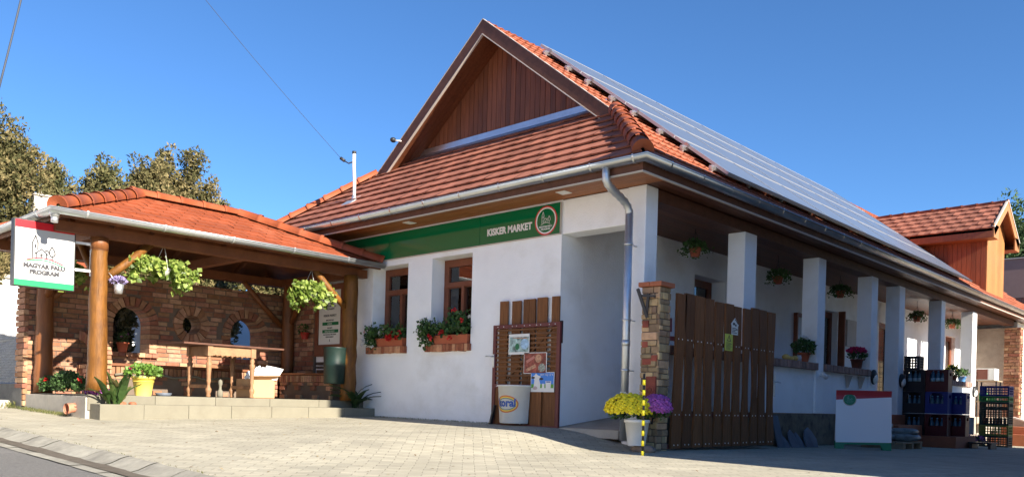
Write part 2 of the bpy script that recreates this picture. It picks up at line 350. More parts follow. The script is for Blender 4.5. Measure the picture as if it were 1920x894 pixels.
def dup(root, loc, rz=0, label=None, group=None, scale=None):
    def cp(o, par):
        c = o.copy(); COL.objects.link(c); c.parent = par
        for ch in list(o.children): cp(ch, c)
        return c
    c = cp(root, None); c.location = loc; c.rotation_euler = (0, 0, rz)
    if label: c['label'] = label
    if group: c['group'] = group
    if scale: c.scale = (scale,)*3
    return c
class Fr:
    def __init__(s, o, ux, uy): s.o = Vector(o); s.x = Vector(ux).normalized(); s.y = Vector(uy).normalized(); s.n = s.x.cross(s.y)
    def p(s, a, b, c=0): return s.o+s.x*a+s.y*b+s.n*c
def curve_mesh(cu):
    o = bpy.data.objects.new('tmp', cu); COL.objects.link(o); bpy.context.view_layer.update()
    dg = bpy.context.evaluated_depsgraph_get(); me = o.evaluated_get(dg).to_mesh()
    vs = [v.co.copy() for v in me.vertices]; fs = [tuple(p.vertices) for p in me.polygons]
    o.evaluated_get(dg).to_mesh_clear(); bpy.data.objects.remove(o); bpy.data.curves.remove(cu)
    return vs, fs
def plate(mb, outline, holes, fr, depth, r=.5):
    """flat plate with holes; front face at fr plane, body behind it (-n)"""
    cu = bpy.data.curves.new('tmpc', 'CURVE'); cu.dimensions = '2D'; cu.fill_mode = 'BOTH'; cu.extrude = depth/2
    for pts in [outline]+list(holes):
        sp = cu.splines.new('POLY'); sp.points.add(len(pts)-1)
        for i, (a, b) in enumerate(pts): sp.points[i].co = (a, b, 0, 1)
        sp.use_cyclic_u = True
    vs, fs = curve_mesh(cu); mb.add([fr.p(v.x, v.y, v.z-depth/2) for v in vs], fs, r)
def rect(a0, a1, b0, b1): return [(a0, b0), (a1, b0), (a1, b1), (a0, b1)]
def arch(c, hw, b0, sp, n=12): return [(c-hw, b0), (c+hw, b0)]+[(c+hw*math.cos(math.pi*i/n), sp+hw*math.sin(math.pi*i/n)) for i in range(n+1)]
def circ(a, b, rr, n=24, ry=None): return [(a+rr*math.cos(2*math.pi*i/n), b+(ry or rr)*math.sin(2*math.pi*i/n)) for i in range(n)]
def text(mb, body, size, fr, a, b, align='CENTER', bold=0, sx=1, ext=.0015):
    cu = bpy.data.curves.new('tmpt', 'FONT'); cu.body = body; cu.size = size; cu.align_x = align; cu.extrude = ext; cu.offset = bold
    cu.resolution_u = 3
    vs, fs = curve_mesh(cu); mb.add([fr.p(a+v.x*sx, b+v.y, v.z+ext) for v in vs], fs, .5)
def line2(mb, pts, w, fr, c=.002):
    for (a0, b0), (a1, b1) in zip(pts, pts[1:]):
        dx, dy = a1-a0, b1-b0; L = math.hypot(dx, dy) or 1; nx, ny = -dy/L*w/2, dx/L*w/2; ex, ey = dx/L*w*.3, dy/L*w*.3
        mb.prism([fr.p(a0-ex+nx, b0-ey+ny, c-.002), fr.p(a0-ex-nx, b0-ey-ny, c-.002), fr.p(a1+ex-nx, b1+ey-ny, c-.002), fr.p(a1+ex+nx, b1+ey+ny, c-.002)], fr.n*.002, .5)
def village(mb, fr, a, b, s, w):
    """outline of a church tower, houses and a tree"""
    def T(l): return [(a+x*s, b+y*s) for x, y in l]
    line2(mb, T([(-.42, -.5), (-.42, .18), (-.3, .5), (-.2, .18), (-.2, -.12)]), w, fr)
    line2(mb, T([(-.3, .08), (-.3, -.02)]), w*1.6, fr)
    line2(mb, T([(-.26, -.48), (-.26, -.28), (-.3, -.3), (-.05, -.08), (.2, -.3), (.16, -.28), (.16, -.48)]), w, fr)
    line2(mb, T([(-.12, -.33), (.02, -.33)]), w*.7, fr); line2(mb, T([(-.12, -.4), (.02, -.4)]), w*.7, fr); line2(mb, T([(-.05, -.28), (-.05, -.44)]), w*.7, fr)
    line2(mb, T([(.1, -.16), (.17, -.1), (.26, -.2)]), w, fr)
    line2(mb, T([(.38, .08), (.29, -.12), (.28, -.24), (.33, -.34), (.4, -.36), (.47, -.33), (.52, -.24), (.5, -.12), (.38, .08)]), w, fr)
    line2(mb, T([(.4, -.36), (.4, -.5)]), w, fr)
# ------------------------------------------------------------------ ground
def sm(t): t = max(0, min(1, t)); return t*t*(3-2*t)
def ZL(x): x = max(-15, min(12, x)); return .06-.032*(x+1.8)
def G(x, y):
    t = sm((x+1.35)/1.6); zf = (.235-.004*(max(x, -8)+1.3 if x < -1.3 else 0))*(1-t)+.03*t
    if y >= 0: return zf-.016*y*t
    s_ = (y+5.6)/5.6; z = ZL(x)+(zf-ZL(x))*s_
    # the pavers sag a little in front of the entrance
    return z
def grid(mb, xs, ys, fz, r=.5):
    n = len(mb.v)
    for y in ys:
        for x in xs: mb.v.append((x, y, fz(x, y)))
    for j in range(len(ys)-1):
        for i in range(len(xs)-1): a = n+j*len(xs)+i; mb.face((a, a+1, a+1+len(xs), a+len(xs)), r, True)
def rng(a, b, st): n = max(1, round((b-a)/st)); return [a+(b-a)*i/n for i in range(n+1)]
mb = MB(); grid(mb, rng(-16, 14, .25), rng(-5.6, .1, .2), G); grid(mb, rng(-.1, 14, .3), rng(.1, 24, .5), G); struct(mb.build('paving', paving_m))
mb = MB(); mb.poly([(-600, -600, -.9), (600, -600, -.9), (600, 600, -.9), (-600, 600, -.9)], .5); struct(mb.build('ground', grass_m))
mb = MB(); grid(mb, rng(-60, 60, 2), [-12.5, -10, -8, -6.02], lambda x, y: ZL(x)-.058+(y+6.02)*.008); struct(mb.build('road', asphalt))
mb = MB(); grid(mb, rng(-60, 60, 4), [-60, -30, -12.5], lambda x, y: ZL(x)-.10+(-12.5-y)*.012); struct(mb.build('verge', concrete))  # unseen behind the camera; pale concrete chosen to bounce sun onto the facade
mb = MB(); grid(mb, rng(-60, -7.9, 4), [-5.6, -4.35, 0, 10, 30, 60], lambda x, y: .255 if y > -5 else .2); grid(mb, rng(-60, -1.2, 6), [24, 40, 70], lambda x, y: .25); struct(mb.build('lawn', grass_m))
# drain channel: dished concrete pieces along the road
mb = MB(); x = -20.0
while x < 14:
    L = .50; zz = .006*random.random(); r = random.random()
    prof = [(-5.565, -.004), (-5.60, .006), (-5.66, -.010), (-5.74, -.045), (-5.82, -.062), (-5.90, -.060), (-5.955, -.050), (-6.035, -.054)]
    n = len(mb.v); K = 7
    for i in range(K):
        u = i/(K-1); X = x+.006+u*(L-.012); bow = .018*(1-(2*u-1)**2)
        for (yy, dz) in prof: mb.v.append((X, yy-bow*(1 if yy > -5.9 else .3), ZL(X)+dz+zz))
    m_ = len(prof)
    for i in range(K-1):
        for j in range(m_-1): a = n+i*m_+j; mb.face((a, a+1, a+m_+1, a+m_), r, True)
    x += L
struct(mb.build('drain_channel', concrete2))
mb = MB(); xs = rng(-20, 14, .12); n = len(mb.v)
for X in xs:
    w = .03+.025*math.sin(X*3.1)+.02*math.sin(X*7.7+1); mb.v += [(X, -5.80+w*.8, ZL(X)-.050), (X, -5.93-w*.2, ZL(X)-.048)]
for i in range(len(xs)-1): mb.face((n+2*i, n+2*i+1, n+2*i+3, n+2*i+2), .5, True)
struct(mb.build('channel_silt', dirt_m))
# tufts of grass at the left edge
mb = MB()
for i in range(2600):
    x = random.uniform(-10.5, -7.95); y = random.uniform(-4.9, -4.3)
    if random.random() < .25: x = random.uniform(-7.9, -5.9); y = -4.34-random.random()**2*.12
    h = random.uniform(.04, .14)*(1 if x < -7.9 else .5); a = random.uniform(0, 6.28)
    mb.leaf((x, y, G(x, y)), h, (math.cos(a)*.5, math.sin(a)*.5, 1), (math.sin(a), 1, 0), .14)
o = mb.build('grass_tufts', grass_m); o['kind'] = 'stuff'; o['label'] = 'rough grass at the foot of the garden plinth'; o['category'] = 'grass'
# ------------------------------------------------------------------ roof helpers
def tile_roof(mb, fr, lo, hi, bmax, course=.3, tw=.3, amp=.008, roll=1, rise=.028, b0=0, seg=4):
    i = 0; b = b0
    while b < bmax-.02:
        b1 = min(b+course, bmax); o = (i % 2)*tw/2
        A0 = min(lo(b), lo(b1)); A1 = max(hi(b), hi(b1)); a = math.floor((A0-o)/tw)*tw+o
        while a < A1:
            rr = random.random(); jt = random.uniform(-.004, .004); L0 = lo(b); H0 = hi(b); L1 = lo(b1); H1 = hi(b1)
            if a+tw > min(L0, L1) and a < max(H0, H1):
                prev = None
                for k in range(seg):
                    u0 = a+tw*k/seg+(.004 if k == 0 else 0); u1 = a+tw*(k+1)/seg-(.004 if k == seg-1 else 0)
                    def h(u): t = (u-a)/tw; return amp*math.cos(2*math.pi*roll*t)
                    p00 = (min(max(u0, L0), H0)); p10 = (min(max(u1, L0), H0)); p01 = (min(max(u0, L1), H1)); p11 = (min(max(u1, L1), H1))
                    if p10-p00 < 1e-4 and p11-p01 < 1e-4: continue
                    z0, z1 = rise+h(u0)+jt, rise+h(u1)+jt; y0, y1 = .004+h(u0)*.6, .004+h(u1)*.6
                    A = fr.p(p00, b-.012, z0); B = fr.p(p10, b-.012, z1); C_ = fr.p(p11, b1, y1); D = fr.p(p01, b1, y0)
                    A2 = fr.p(p00, b-.008, z0-.024); B2 = fr.p(p10, b-.008, z1-.024)
                    n = len(mb.v); mb.v += [tuple(q) for q in (A, B, C_, D, A2, B2)]
                    mb.face((n, n+1, n+2, n+3), rr); mb.face((n+4, n+5, n+1, n), rr*.5)
            a += tw
        b = b1; i += 1
def caps(mb, p, q, rad=.11, seg=.36, lift=0, n=9):
    p = Vector(p); q = Vector(q); L = (q-p).length; d = (q-p)/L; k = max(1, round(L/seg)); s = L/k
    for i in range(k):
        a = p+d*s*i-d*.03; b = p+d*s*(i+1)+d*.01; up = Vector((0, 0, lift)); t = random.uniform(-.004, .004)
        mb.tube([a+up, a+d*.05+up, a+d*.055+up, b+up], [rad*1.1, rad*1.1, rad*1.0, rad*.9+t], n, half=(-.15, math.pi+.15))
    mb.tube([p-d*.028+Vector((0, 0, lift)), p-d*.0+Vector((0, 0, lift))], [rad*1.1, rad*.2], n, half=(-.15, math.pi+.15))
def gutter(mb, pts, rad=.07, r=None, brk=.0):
    pts = [Vector(p) for p in pts]; K = len(pts); n = 10; base = len(mb.v); lat = []
    for i in range(K):
        d0 = (pts[i]-pts[i-1]).normalized() if i else None; d1 = (pts[i+1]-pts[i]).normalized() if i < K-1 else None
        l0 = Vector((d0.y, -d0.x, 0)) if d0 else None; l1 = Vector((d1.y, -d1.x, 0)) if d1 else None
        if l0 and l1: mm = (l0+l1).normalized(); mm = mm/max(.3, mm.dot(l0))
        else: mm = l0 or l1
        lat.append(mm)
    for i in range(K):
        for k in range(n+1):
            a = math.pi+math.pi*k/n; mb.v.append(tuple(pts[i]+lat[i]*rad*math.cos(a)+Vector((0, 0, rad*math.sin(a)))))
        for k in range(n+1):
            a = 2*math.pi-math.pi*k/n; mb.v.append(tuple(pts[i]+lat[i]*(rad-.004)*math.cos(a)+Vector((0, 0, (rad-.004)*math.sin(a)))))
    m_ = 2*n+2
    for i in range(K-1):
        for k in range(m_): k2 = (k+1) % m_; mb.face((base+i*m_+k, base+i*m_+k2, base+(i+1)*m_+k2, base+(i+1)*m_+k), .5, True)
    for i in (0, K-1):
        mb.face(tuple(base+i*m_+k for k in range(n+1)), .5)
    for s_ in (1,):
        mb.tube([pts[i]+lat[i]*(rad+.004)*s_ for i in range(K)], .009, 6, .5)
def gutter_rings(mb, p, q, rad, step, n=10):
    p = Vector(p); q = Vector(q); L = (q-p).length; d = (q-p)/L; k = int(L/step)
    for i in range(k+1):
        c = p+d*min(L-.02, .15+step*i)
        if (c-p).length > L: break
        mb.tube([c-d*.012, c+d*.012], rad, n, .5, caps=False, half=(math.pi*.93, math.pi*2.07))
TS = .775; CS = 1/math.sqrt(1+TS*TS); SN = TS*CS
EX, EY, EZ = .35, -.6, 3.37; RX = -3.77; LX = 2*RX-EX; YEND = 21.0
# ------------------------------------------------------------------ market building
H = thing('market_building', 'white village shop with steep red tiled roof, brown wooden gable and colonnaded porch', 'building', (-3.77, 8, .2))
F0 = Fr((0, 0, 0), (1, 0, 0), (0, 0, 1))       # front facade, n = -Y
mb = MB()
w1 = rect(-5.27, -4.39, 1.37, 2.66); w2 = rect(-3.83, -2.96, 1.37, 2.68)
plate(mb, rect(-6.84, -1.30, 0, 3.198), [w1, w2], F0, .45)
mb.build('front_wall', plaster, H)
FP = Fr((-1.3, 0, 0), (0, 1, 0), (0, 0, 1))    # porch wall, n = +X
mb = MB(); plate(mb, rect(.452, 18.3, 0, 3.198), [rect(3.33, 4.31, .5, 2.66), rect(8.3, 9.1, .5, 2.6), rect(11.5, 12.25, .5, 2.62), rect(16.6, 17.5, .5, 2.7)], FP, .35)
mb.build('porch_wall', plaster, H)
mb = MB(); mb.box(-7.5, -7.2, .452, 21, 0, 3.3); mb.box(-7.2, -1.66, 20.7, 21, 0, 3.3); mb.box(-7.2, -6.84, .01, .45, 0, 3.19)
mb.box(-1.66, 0, 18.62, 21, -.3, 3.19); mb.build('rear_wall', plaster, H)
mb = MB(); mb.box(-7.19, -1.66, .46, 20.7, .3, .4); mb.build('shop_floor', terra, H)
mb = MB(); mb.box(-7.9, -1.3, .46, 20.9, 3.22, 3.27); mb.build('shop_ceiling', plaster_old, H)
# lintel, corner column and porch columns
mb = MB(); mb.box(-1.298, -.27, .004, .30, 2.75, 3.196); mb.build('lintel', plaster, H, bevel=.01)
mb = MB(); mb.box(-.27, 0, 0, .26, -.05, 3.197); mb.build('column', plaster, H, bevel=.008)
for (a, b) in ((2.49, 2.85), (5.02, 5.32), (7.41, 7.72), (8.91, 9.22), (11.61, 11.89), (14.12, 14.47)):
    mb = MB(); mb.box(-.27, 0, a, b, .30 if a > 8 else .492, 3.048); mb.build('column', plaster, H, bevel=.01)
mb = MB(); mb.box(-.25, -.02, .262, 18.3, 3.05, 3.196); mb.build('porch_beam', wood_barge, H)
# porch floor and ramp
mb = MB(); mb.box(-1.3, -.01, 2.2, 18.3, .40, .488); mb.build('porch_floor', terra, H)
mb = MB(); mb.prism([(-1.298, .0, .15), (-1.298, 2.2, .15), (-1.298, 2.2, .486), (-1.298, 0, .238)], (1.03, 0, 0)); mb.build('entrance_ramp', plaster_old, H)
mb = MB(); mb.box(-1.28, -.28, -.06, -.002, .13, .232); mb.build('threshold', concrete, H)
# parapets with brick coping
for a, b in ((.262, 2.488), (2.852, 5.018), (5.322, 7.408)): mb = MB(); mb.box(-.22, -.035, a, b, .492, 1.198); mb.build('parapet', plaster, H)
for a, b in ((9.222, 11.608), (11.892, 14.118)): mb = MB(); mb.box(-.22, -.035, a, b, .1, 1.198); mb.build('parapet', plaster, H)
for a, b in ((.262, 2.487), (2.853, 5.017), (5.323, 7.407), (9.223, 11.607), (11.893, 14.117)):
    y = a+.003; mb = MB()
    while y < b-.03:
        e = min(y+.078, b); j = random.uniform(-.006, .006)
        mb.box(-.27+j, .035+j*1.6, y, e-.006, 1.20, 1.312+j*.5); y = e
    mb.build('parapet_coping', brick_dull, H, bevel=.004)
mb = MB(); mb.box(-.2, .02, .3, 7.72, -.25, .486); mb.build('plinth', plinth_m, H)
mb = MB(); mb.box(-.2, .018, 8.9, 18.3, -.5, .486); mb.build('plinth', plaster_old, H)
# terracotta steps up to the porch
mb = MB(); mb.box(-.3, .06, 7.76, 9.24, -.25, .50); mb.box(.06, .42, 7.74, 9.1, -.25, .31); mb.build('porch_steps', terra, H, bevel=.008)
# porch ceiling of boards
mb = MB(); y = .3
x = -1.30
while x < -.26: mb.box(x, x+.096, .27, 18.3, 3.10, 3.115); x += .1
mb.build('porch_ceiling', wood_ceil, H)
# end wall and end pillar
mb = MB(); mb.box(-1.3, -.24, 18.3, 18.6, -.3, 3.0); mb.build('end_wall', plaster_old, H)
def brick_faces(mb, x0, x1, y0, y1, z0, z1, bh=.07, bw=.24, gap=.012, jit=.008, faces='SE', prot=.012, r=None, skip=None):
    """courses of real bricks over the -Y (S), +X (E) faces"""
    z = z0; row = 0
    while z < z1-.02:
        h = min(bh*random.uniform(.92, 1.1), z1-z)
        for f in faces:
            a0, a1 = (x0, x1) if f in 'S' else (y0, y1); a = a0-(bw*.5 if row % 2 else 0)*1.0
            while a < a1-.005:
                w = bw*random.uniform(.85, 1.12); s0 = max(a, a0); s1 = min(a+w, a1)
                if s1-s0 > .02 and not (skip and skip((s0+s1)/2, z+h/2)):
                    j = random.uniform(-jit, jit); p = prot+j
                    if f == 'S': mb.box(s0+gap/2, s1-gap/2, y0-p, y0+.03, z+gap/2, z+h-gap/2)
                    else: mb.box(x1-.03, x1+p, s0+gap/2, s1-gap/2, z+gap/2, z+h-gap/2)
                a += w
        z += h; row += 1
mb = MB(); brick_faces(mb, -.24, .15, 18.25, 18.62, -.3, 3.0, bh=.085, bw=.3)
o = mb.build('end_pillar', brick_mix, H); mb = MB(); mb.box(-.235, .145, 18.262, 18.6, -.3, 3.0); mb.build('mortar', mortar, o)
# soffits, fascia, trims
FXo, FYo = .30, -.53
mb = MB(); y = FYo
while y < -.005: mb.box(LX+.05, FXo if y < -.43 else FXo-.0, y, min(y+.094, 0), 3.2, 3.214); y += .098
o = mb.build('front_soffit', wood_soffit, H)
for lx in (-1.05, -4.05):
    m2 = MB(); m2.box(lx-.075, lx+.075, -.36, -.21, 3.192, 3.199); m2.build('soffit_lamp', steel_white, H)
mb = MB(); x = .003
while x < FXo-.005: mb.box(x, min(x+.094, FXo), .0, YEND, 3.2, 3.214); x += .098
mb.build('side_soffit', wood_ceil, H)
mb = MB(); mb.box(LX+.05, FXo+.02, FYo-.024, FYo-.001, 3.19, 3.36); mb.box(FXo+.001, FXo+.024, FYo, YEND, 3.19, 3.36)
mb.build('fascia', wood_barge, H)
mb = MB(); mb.box(LX+.05, FXo+.03, FYo-.034, FYo-.0, 3.172, 3.188); mb.box(FXo-.0, FXo+.034, FYo, YEND, 3.172, 3.188); mb.build('fascia_trim', trim_w, H)
# roof deck
def rp(x, y, dz=0): return (x, y, EZ+TS*(EX-x)+dz)
def lp(x, y, dz=0): return (x, y, EZ+TS*(x-LX)+dz)
def sp_(x, y, dz=0): return (x, y, EZ+TS*(y-EY)+dz)
ZR = EZ+TS*(EX-RX); yv = .9; xh = EX-(yv-EY); ZV = EZ+TS*(yv-EY)
mb = MB()
mb.poly([rp(EX, EY, -.03), rp(EX, YEND, -.03), rp(RX, YEND, -.03), rp(RX, yv, -.03), rp(xh, yv, -.03)], .3)
mb.poly([lp(LX, EY, -.03), lp(LX+(yv-EY), yv, -.03), lp(RX, yv, -.03), lp(RX, YEND, -.03), lp(LX, YEND, -.03)], .3)
mb.poly([sp_(LX, EY, -.03), sp_(EX, EY, -.03), sp_(EX-1.9, 1.3, -.03), sp_(LX+1.9, 1.3, -.03)], .3)
mb.poly([(LX, YEND, EZ), (EX, YEND, EZ), (RX, YEND, ZR-.03)], .3)
mb.build('roof_deck', wood_barge, H)
fS = Fr((LX, EY, EZ), (1, 0, 0), (0, CS, SN)); Wd = EX-LX
mb = MB(); tile_roof(mb, fS, lambda b: b*CS, lambda b: Wd-b*CS, 1.9/CS-.02, course=.265, tw=.30, amp=.003, seg=3, rise=.036); mb.build('front_roof_tiles', tile_front, H)
fE = Fr((EX, 0, EZ), (0, 1, 0), (-CS, 0, SN))
mb = MB(); tile_roof(mb, fE, lambda b: min(EY+b*CS, yv-.03), lambda b: YEND, (EX-RX)/CS, course=.3, tw=.30, amp=.010, roll=2, seg=6, rise=.032); mb.build('side_roof_tiles', tile_main, H)
fW = Fr((LX, 0, EZ), (0, -1, 0), (CS, 0, SN))
mb = MB(); tile_roof(mb, fW, lambda b: -YEND, lambda b: -min(EY+b*CS, yv-.03), (EX-RX)/CS, course=.3, tw=.60, amp=.006, seg=2); mb.build('rear_roof_tiles', tile_main, H)
mb = MB()
caps(mb, (EX-.02, EY+.02, EZ+.04), (xh, yv, ZV+.05), .115, .30, .0); mb.build('hip_tiles', tile_cap, H); mb = MB()
caps(mb, (LX+.02, EY+.02, EZ+.03), (LX+(yv-EY), yv, ZV+.04), .10, .36, .0)
mb.build('hip_tiles', tile_cap, H)
mb = MB(); caps(mb, (RX, yv+.1, ZR-.11), (RX, YEND, ZR-.11), .10, .38, .0); mb.build('ridge_tiles', tile_cap, H)
# gable
mb = MB(); x = LX+1.95
while x < EX-1.95:
    x1 = x+.105; j = random.uniform(0, .006)
    def top(xx): return EZ+TS*(min(EX-xx, xx-LX))-.18
    z0 = EZ+TS*1.9-.02
    mid = [x+.004, x1-.004]
    pts = [(x+.004, 1.30-j, z0), (x1-.004, 1.30-j, z0)]
    if x < RX < x1: pts += [(x1-.004, 1.30-j, top(x1)), (RX, 1.30-j, top(RX)), (x+.004, 1.30-j, top(x))]
    else: pts += [(x1-.004, 1.30-j, top(x1-.004)), (x+.004, 1.30-j, top(x+.004))]
    if min(p[2] for p in pts[2:]) > z0+.02: mb.prism(pts, (0, .025, 0))
    x = x1
o = mb.build('gable_cladding', wood_gable, H)
mb = MB(); mb.prism([(LX+1.95, 1.33, EZ+1.40), (EX-1.95, 1.33, EZ+1.40), (RX, 1.33, ZR-.17)], (0, .1, 0)); mb.build('backing', wood_barge, o)
mb = MB(); mb.box(LX+2.1, EX-1.95, 1.262, 1.288, EZ+TS*1.88-.0, EZ+TS*1.9+.10); mb.prism([(LX+2.1, 1.29, EZ+TS*1.89+.03), (LX+2.1, 1.17, EZ+TS*1.77+.045), (LX+2.1, 1.16, EZ+TS*1.76+.03), (LX+2.1, 1.29, EZ+TS*1.89)], (EX-LX-4.05, 0, 0))
mb.build('gable_flashing', zinc, H)
for sgn in (1, -1):
    e = Vector((RX+sgn*(RX-xh)*-1, 0, ZV)); a = Vector((RX, 0, ZR)); d = (a-e).normalized(); nn = Vector((sgn*SN, 0, CS))
    e2 = e-d*.02
    mb = MB(); q = [e2+nn*.015, a+Vector((0, 0, .015/CS)), a+Vector((0, 0, -.165/CS)), e2-nn*.165]
    mb.prism([Vector((p.x, .868, p.z)) for p in q], (0, .03, 0)); mb.build('bargeboard', wood_barge, H)
    mb = MB()
    for o0, o1, yy in ((-.178, -.166, .858), (.015, .024, .862)):
        q = [e2+nn*o1, a+Vector((0, 0, o1/CS)), a+Vector((0, 0, o0/CS)), e2+nn*o0]; mb.prism([Vector((p.x, yy, p.z)) for p in q], (0, .055, 0))
    mb.build('bargeboard_trim', trim_w, H)
    mb = MB(); yy = .90
    while yy < 1.3:
        q = [e2-nn*.165, a+Vector((0, 0, -.165/CS)), a+Vector((0, 0, -.185/CS)), e2-nn*.185]; mb.prism([Vector((p.x, yy, p.z)) for p in q], (0, .093, 0)); yy += .098
    mb.build('verge_soffit', wood_gable, H)
# gutters
GZ = 3.335; gx, gy = .385, -.61
mb = MB(); gutter(mb, [(LX-.02, gy, GZ-.0), (gx, gy, GZ), (gx, YEND, GZ)], .072)
gutter_rings(mb, (LX, gy, GZ), (gx-.1, gy, GZ), .079, .74); gutter_rings(mb, (gx, gy+.3, GZ), (gx, YEND, GZ), .079, .72)
mb.build('gutter', zinc, H)
mb = MB(); px, py = -.118, -.17
P_ = [Vector((-.15, gy, GZ-.06)), Vector((-.15, gy, GZ-.14))]
A = Vector((-.15, gy, GZ-.16)); B = Vector((-.345, gy+.02, GZ-.26)); Cc = Vector((px-.02, py-.12, GZ-.46)); D = Vector((px, py, GZ-.52)); 
def bez(a, b, c, d, n): return [a*(1-t)**3+b*3*t*(1-t)**2+c*3*t*t*(1-t)+d*t**3 for t in [i/n for i in range(n+1)]]
P_ += bez(A, Vector((-.15, gy, GZ-.32)), Vector((px, py, GZ-.32)), D, 16)
rr = [.045]*2+[.045+(.006 if i % 2 else -.002) for i in range(17)]
mb.tube(P_, rr, 12, .5); mb.tube([D-Vector((0, 0, -.02)), (px, py, .12)], .048, 14, .5)
for z in (2.45, 1.55, .95): mb.tube([(px, py, z), (px, py, z+.02)], .058, 12, .5); mb.tube([(px, py, z+.01), (px, 0, z+.01)], .008, 6, .5)
mb.tube([(px, py, 1.25), (px, py, 1.32)], .053, 14, .5); mb.build('downpipe', zinc_dull, H)
# windows
def window(x0, x1, z0, z1, y):
    fr = Fr(((x0+x1)/2, y, z0), (1, 0, 0), (0, 0, 1)); w = (x1-x0)/2; h = z1-z0
    mb = MB(); tr = h*.70
    plate(mb, rect(-w+.002, w-.002, .002, h-.002), [rect(-w+.10, -.035, .1, tr-.04), rect(.035, w-.10, .1, tr-.04), rect(-w+.10, w-.10, tr+.05, h-.11)], fr, .07)
    mb.box(x0+.03, x1-.03, y-.015, y, z0+tr-.03, z0+tr+.04); mb.box((x0+x1)/2-.03, (x0+x1)/2+.03, y-.02, y, z0+.06, z0+tr-.03)
    f = mb.build('window', wood_win, H, bevel=.006)
    mb = MB(); mb.box(x0+.05, x1-.05, y+.03, y+.036, z0+.05, z1-.06); mb.build('pane', glass, f)
    mb = MB(); n = 30; k = len(mb.v)
    for i in range(n+1):
        xx = x0+.03+(x1-x0-.06)*i/n*.62; yy = y+.14+.02*math.sin(i*1.6)
        mb.v += [(xx, yy, z0), (xx, yy, z1)]
    for i in range(n): mb.face((k+2*i, k+2*i+2, k+2*i+3, k+2*i+1), .5, True)
    mb.build('curtain', curtain, f)
window(-5.268, -4.392, 1.372, 2.655, .25); window(-3.828, -2.962, 1.372, 2.678, .25)
for a, b in ((-5.35, -4.37), (-3.90, -2.935)):
    mb = MB(); x = a
    while x < b-.02:
        e = min(x+random.uniform(.062, .072), b); j = random.uniform(-.006, .006); mb.box(x, e-.005, -.055+j, .2, 1.268+j, 1.372); x = e
    mb.build('window_sill', brick_sill, H, bevel=.004)
# porch doors and fittings on the porch wall
def door(y0, y1, z0, z1, rec, nm='porch_door', leafcol=wood_win, glassy=True):
    xx = -1.3-rec
    fr = Fr((xx, y0, z0), (0, 1, 0), (0, 0, 1)); w = y1-y0; h = z1-z0
    mb = MB(); plate(mb, rect(.002, w-.002, .002, h-.002), [rect(.12, w-.12, .15 if glassy else .9, h-.12)], fr, .05); d = mb.build(nm, leafcol, H)
    mb = MB(); mb.box(xx-.03, xx-.025, y0+.1, y1-.1, z0+.12, z1-.1); mb.build('pane', glass, d)
    mb = MB(); mb.tube([(xx+.05, y1-.1, z0+.95), (xx+.05, y1-.2, z0+.95)], .012, 8); mb.tube([(xx, y1-.1, z0+.95), (xx+.05, y1-.1, z0+.95)], .012, 8); mb.build('handle', zinc_dull, d)
    return d
door(3.332, 4.308, .5, 2.66, .25); d = door(8.302, 9.098, .5, 2.6, .12)
mb = MB(); mb.box(-1.28, -1.14, 9.08, 9.12, .52, 2.62); mb.build('door_leaf', wood_win, d)
mb = MB(); mb.box(-1.395, -1.39, 8.42, 8.62, 1.42, 1.66); mb.box(-1.395, -1.39, 8.42, 8.6, 2.1, 2.3); mb.build('paper_notice', sign_white, d)
d3 = door(11.502, 12.248, .5, 2.62, .05); mb = MB(); mb.box(-1.41, -1.40, 11.55, 12.2, .6, 2.55); mb.build('pale_panel', trim_w, d3)
door(16.602, 17.498, .5, 2.7, .1)
mb = MB(); mb.box(-1.298, -1.25, 9.51, 10.06, 1.93, 2.5); mb.build('meter_cabinet', trim_w, H, bevel=.005)
mb = MB(); mb.box(-1.298, -1.28, 9.42, 9.54, 1.76, 1.88); mb.build('light_switch', steel_white, H)
mb = MB(); mb.box(-1.3, -1.22, 6.98, 7.02, .5, 2.4); mb.box(-1.3, -1.22, 7.42, 7.46, .5, 2.4); mb.box(-1.3, -1.22, 7.02, 7.42, 2.34, 2.4); mb.build('door_frame', wood_win, H)
# chrome lock strip by the entrance and black latch box
mb = MB(); mb.box(-1.295, -1.235, -.02, -.001, 1.33, 1.62); mb.build('latch_plate', black_p, H)
mb = MB(); mb.box(-.30, -.272, .02, .1, 1.25, 1.6); mb.build('latch_plate', wood_barge, H)
# small spotlight on column, bulkhead lamps on columns
mb = MB(); mb.tube([(.0, 5.17, 1.12), (.06, 5.17, 1.12)], .02, 8); mb.tube([(.05, 5.12, 1.15), (.09, 5.22, 1.09)], [.03, .045], 10); mb.build('spotlight', steel_white, H)
for y, z in ((7.55, 1.19), (9.08, 1.18), (14.3, 1.10)):
    mb = MB(); mb.ball((.02, y, z), .06, .12, .14, 14, 8); o = mb.build('bulkhead_lamp', black_p, H)
    mb = MB(); mb.ball((.035, y, z-.03), .06, .10, .10, 14, 8); mb.build('diffuser', pot_white, o)
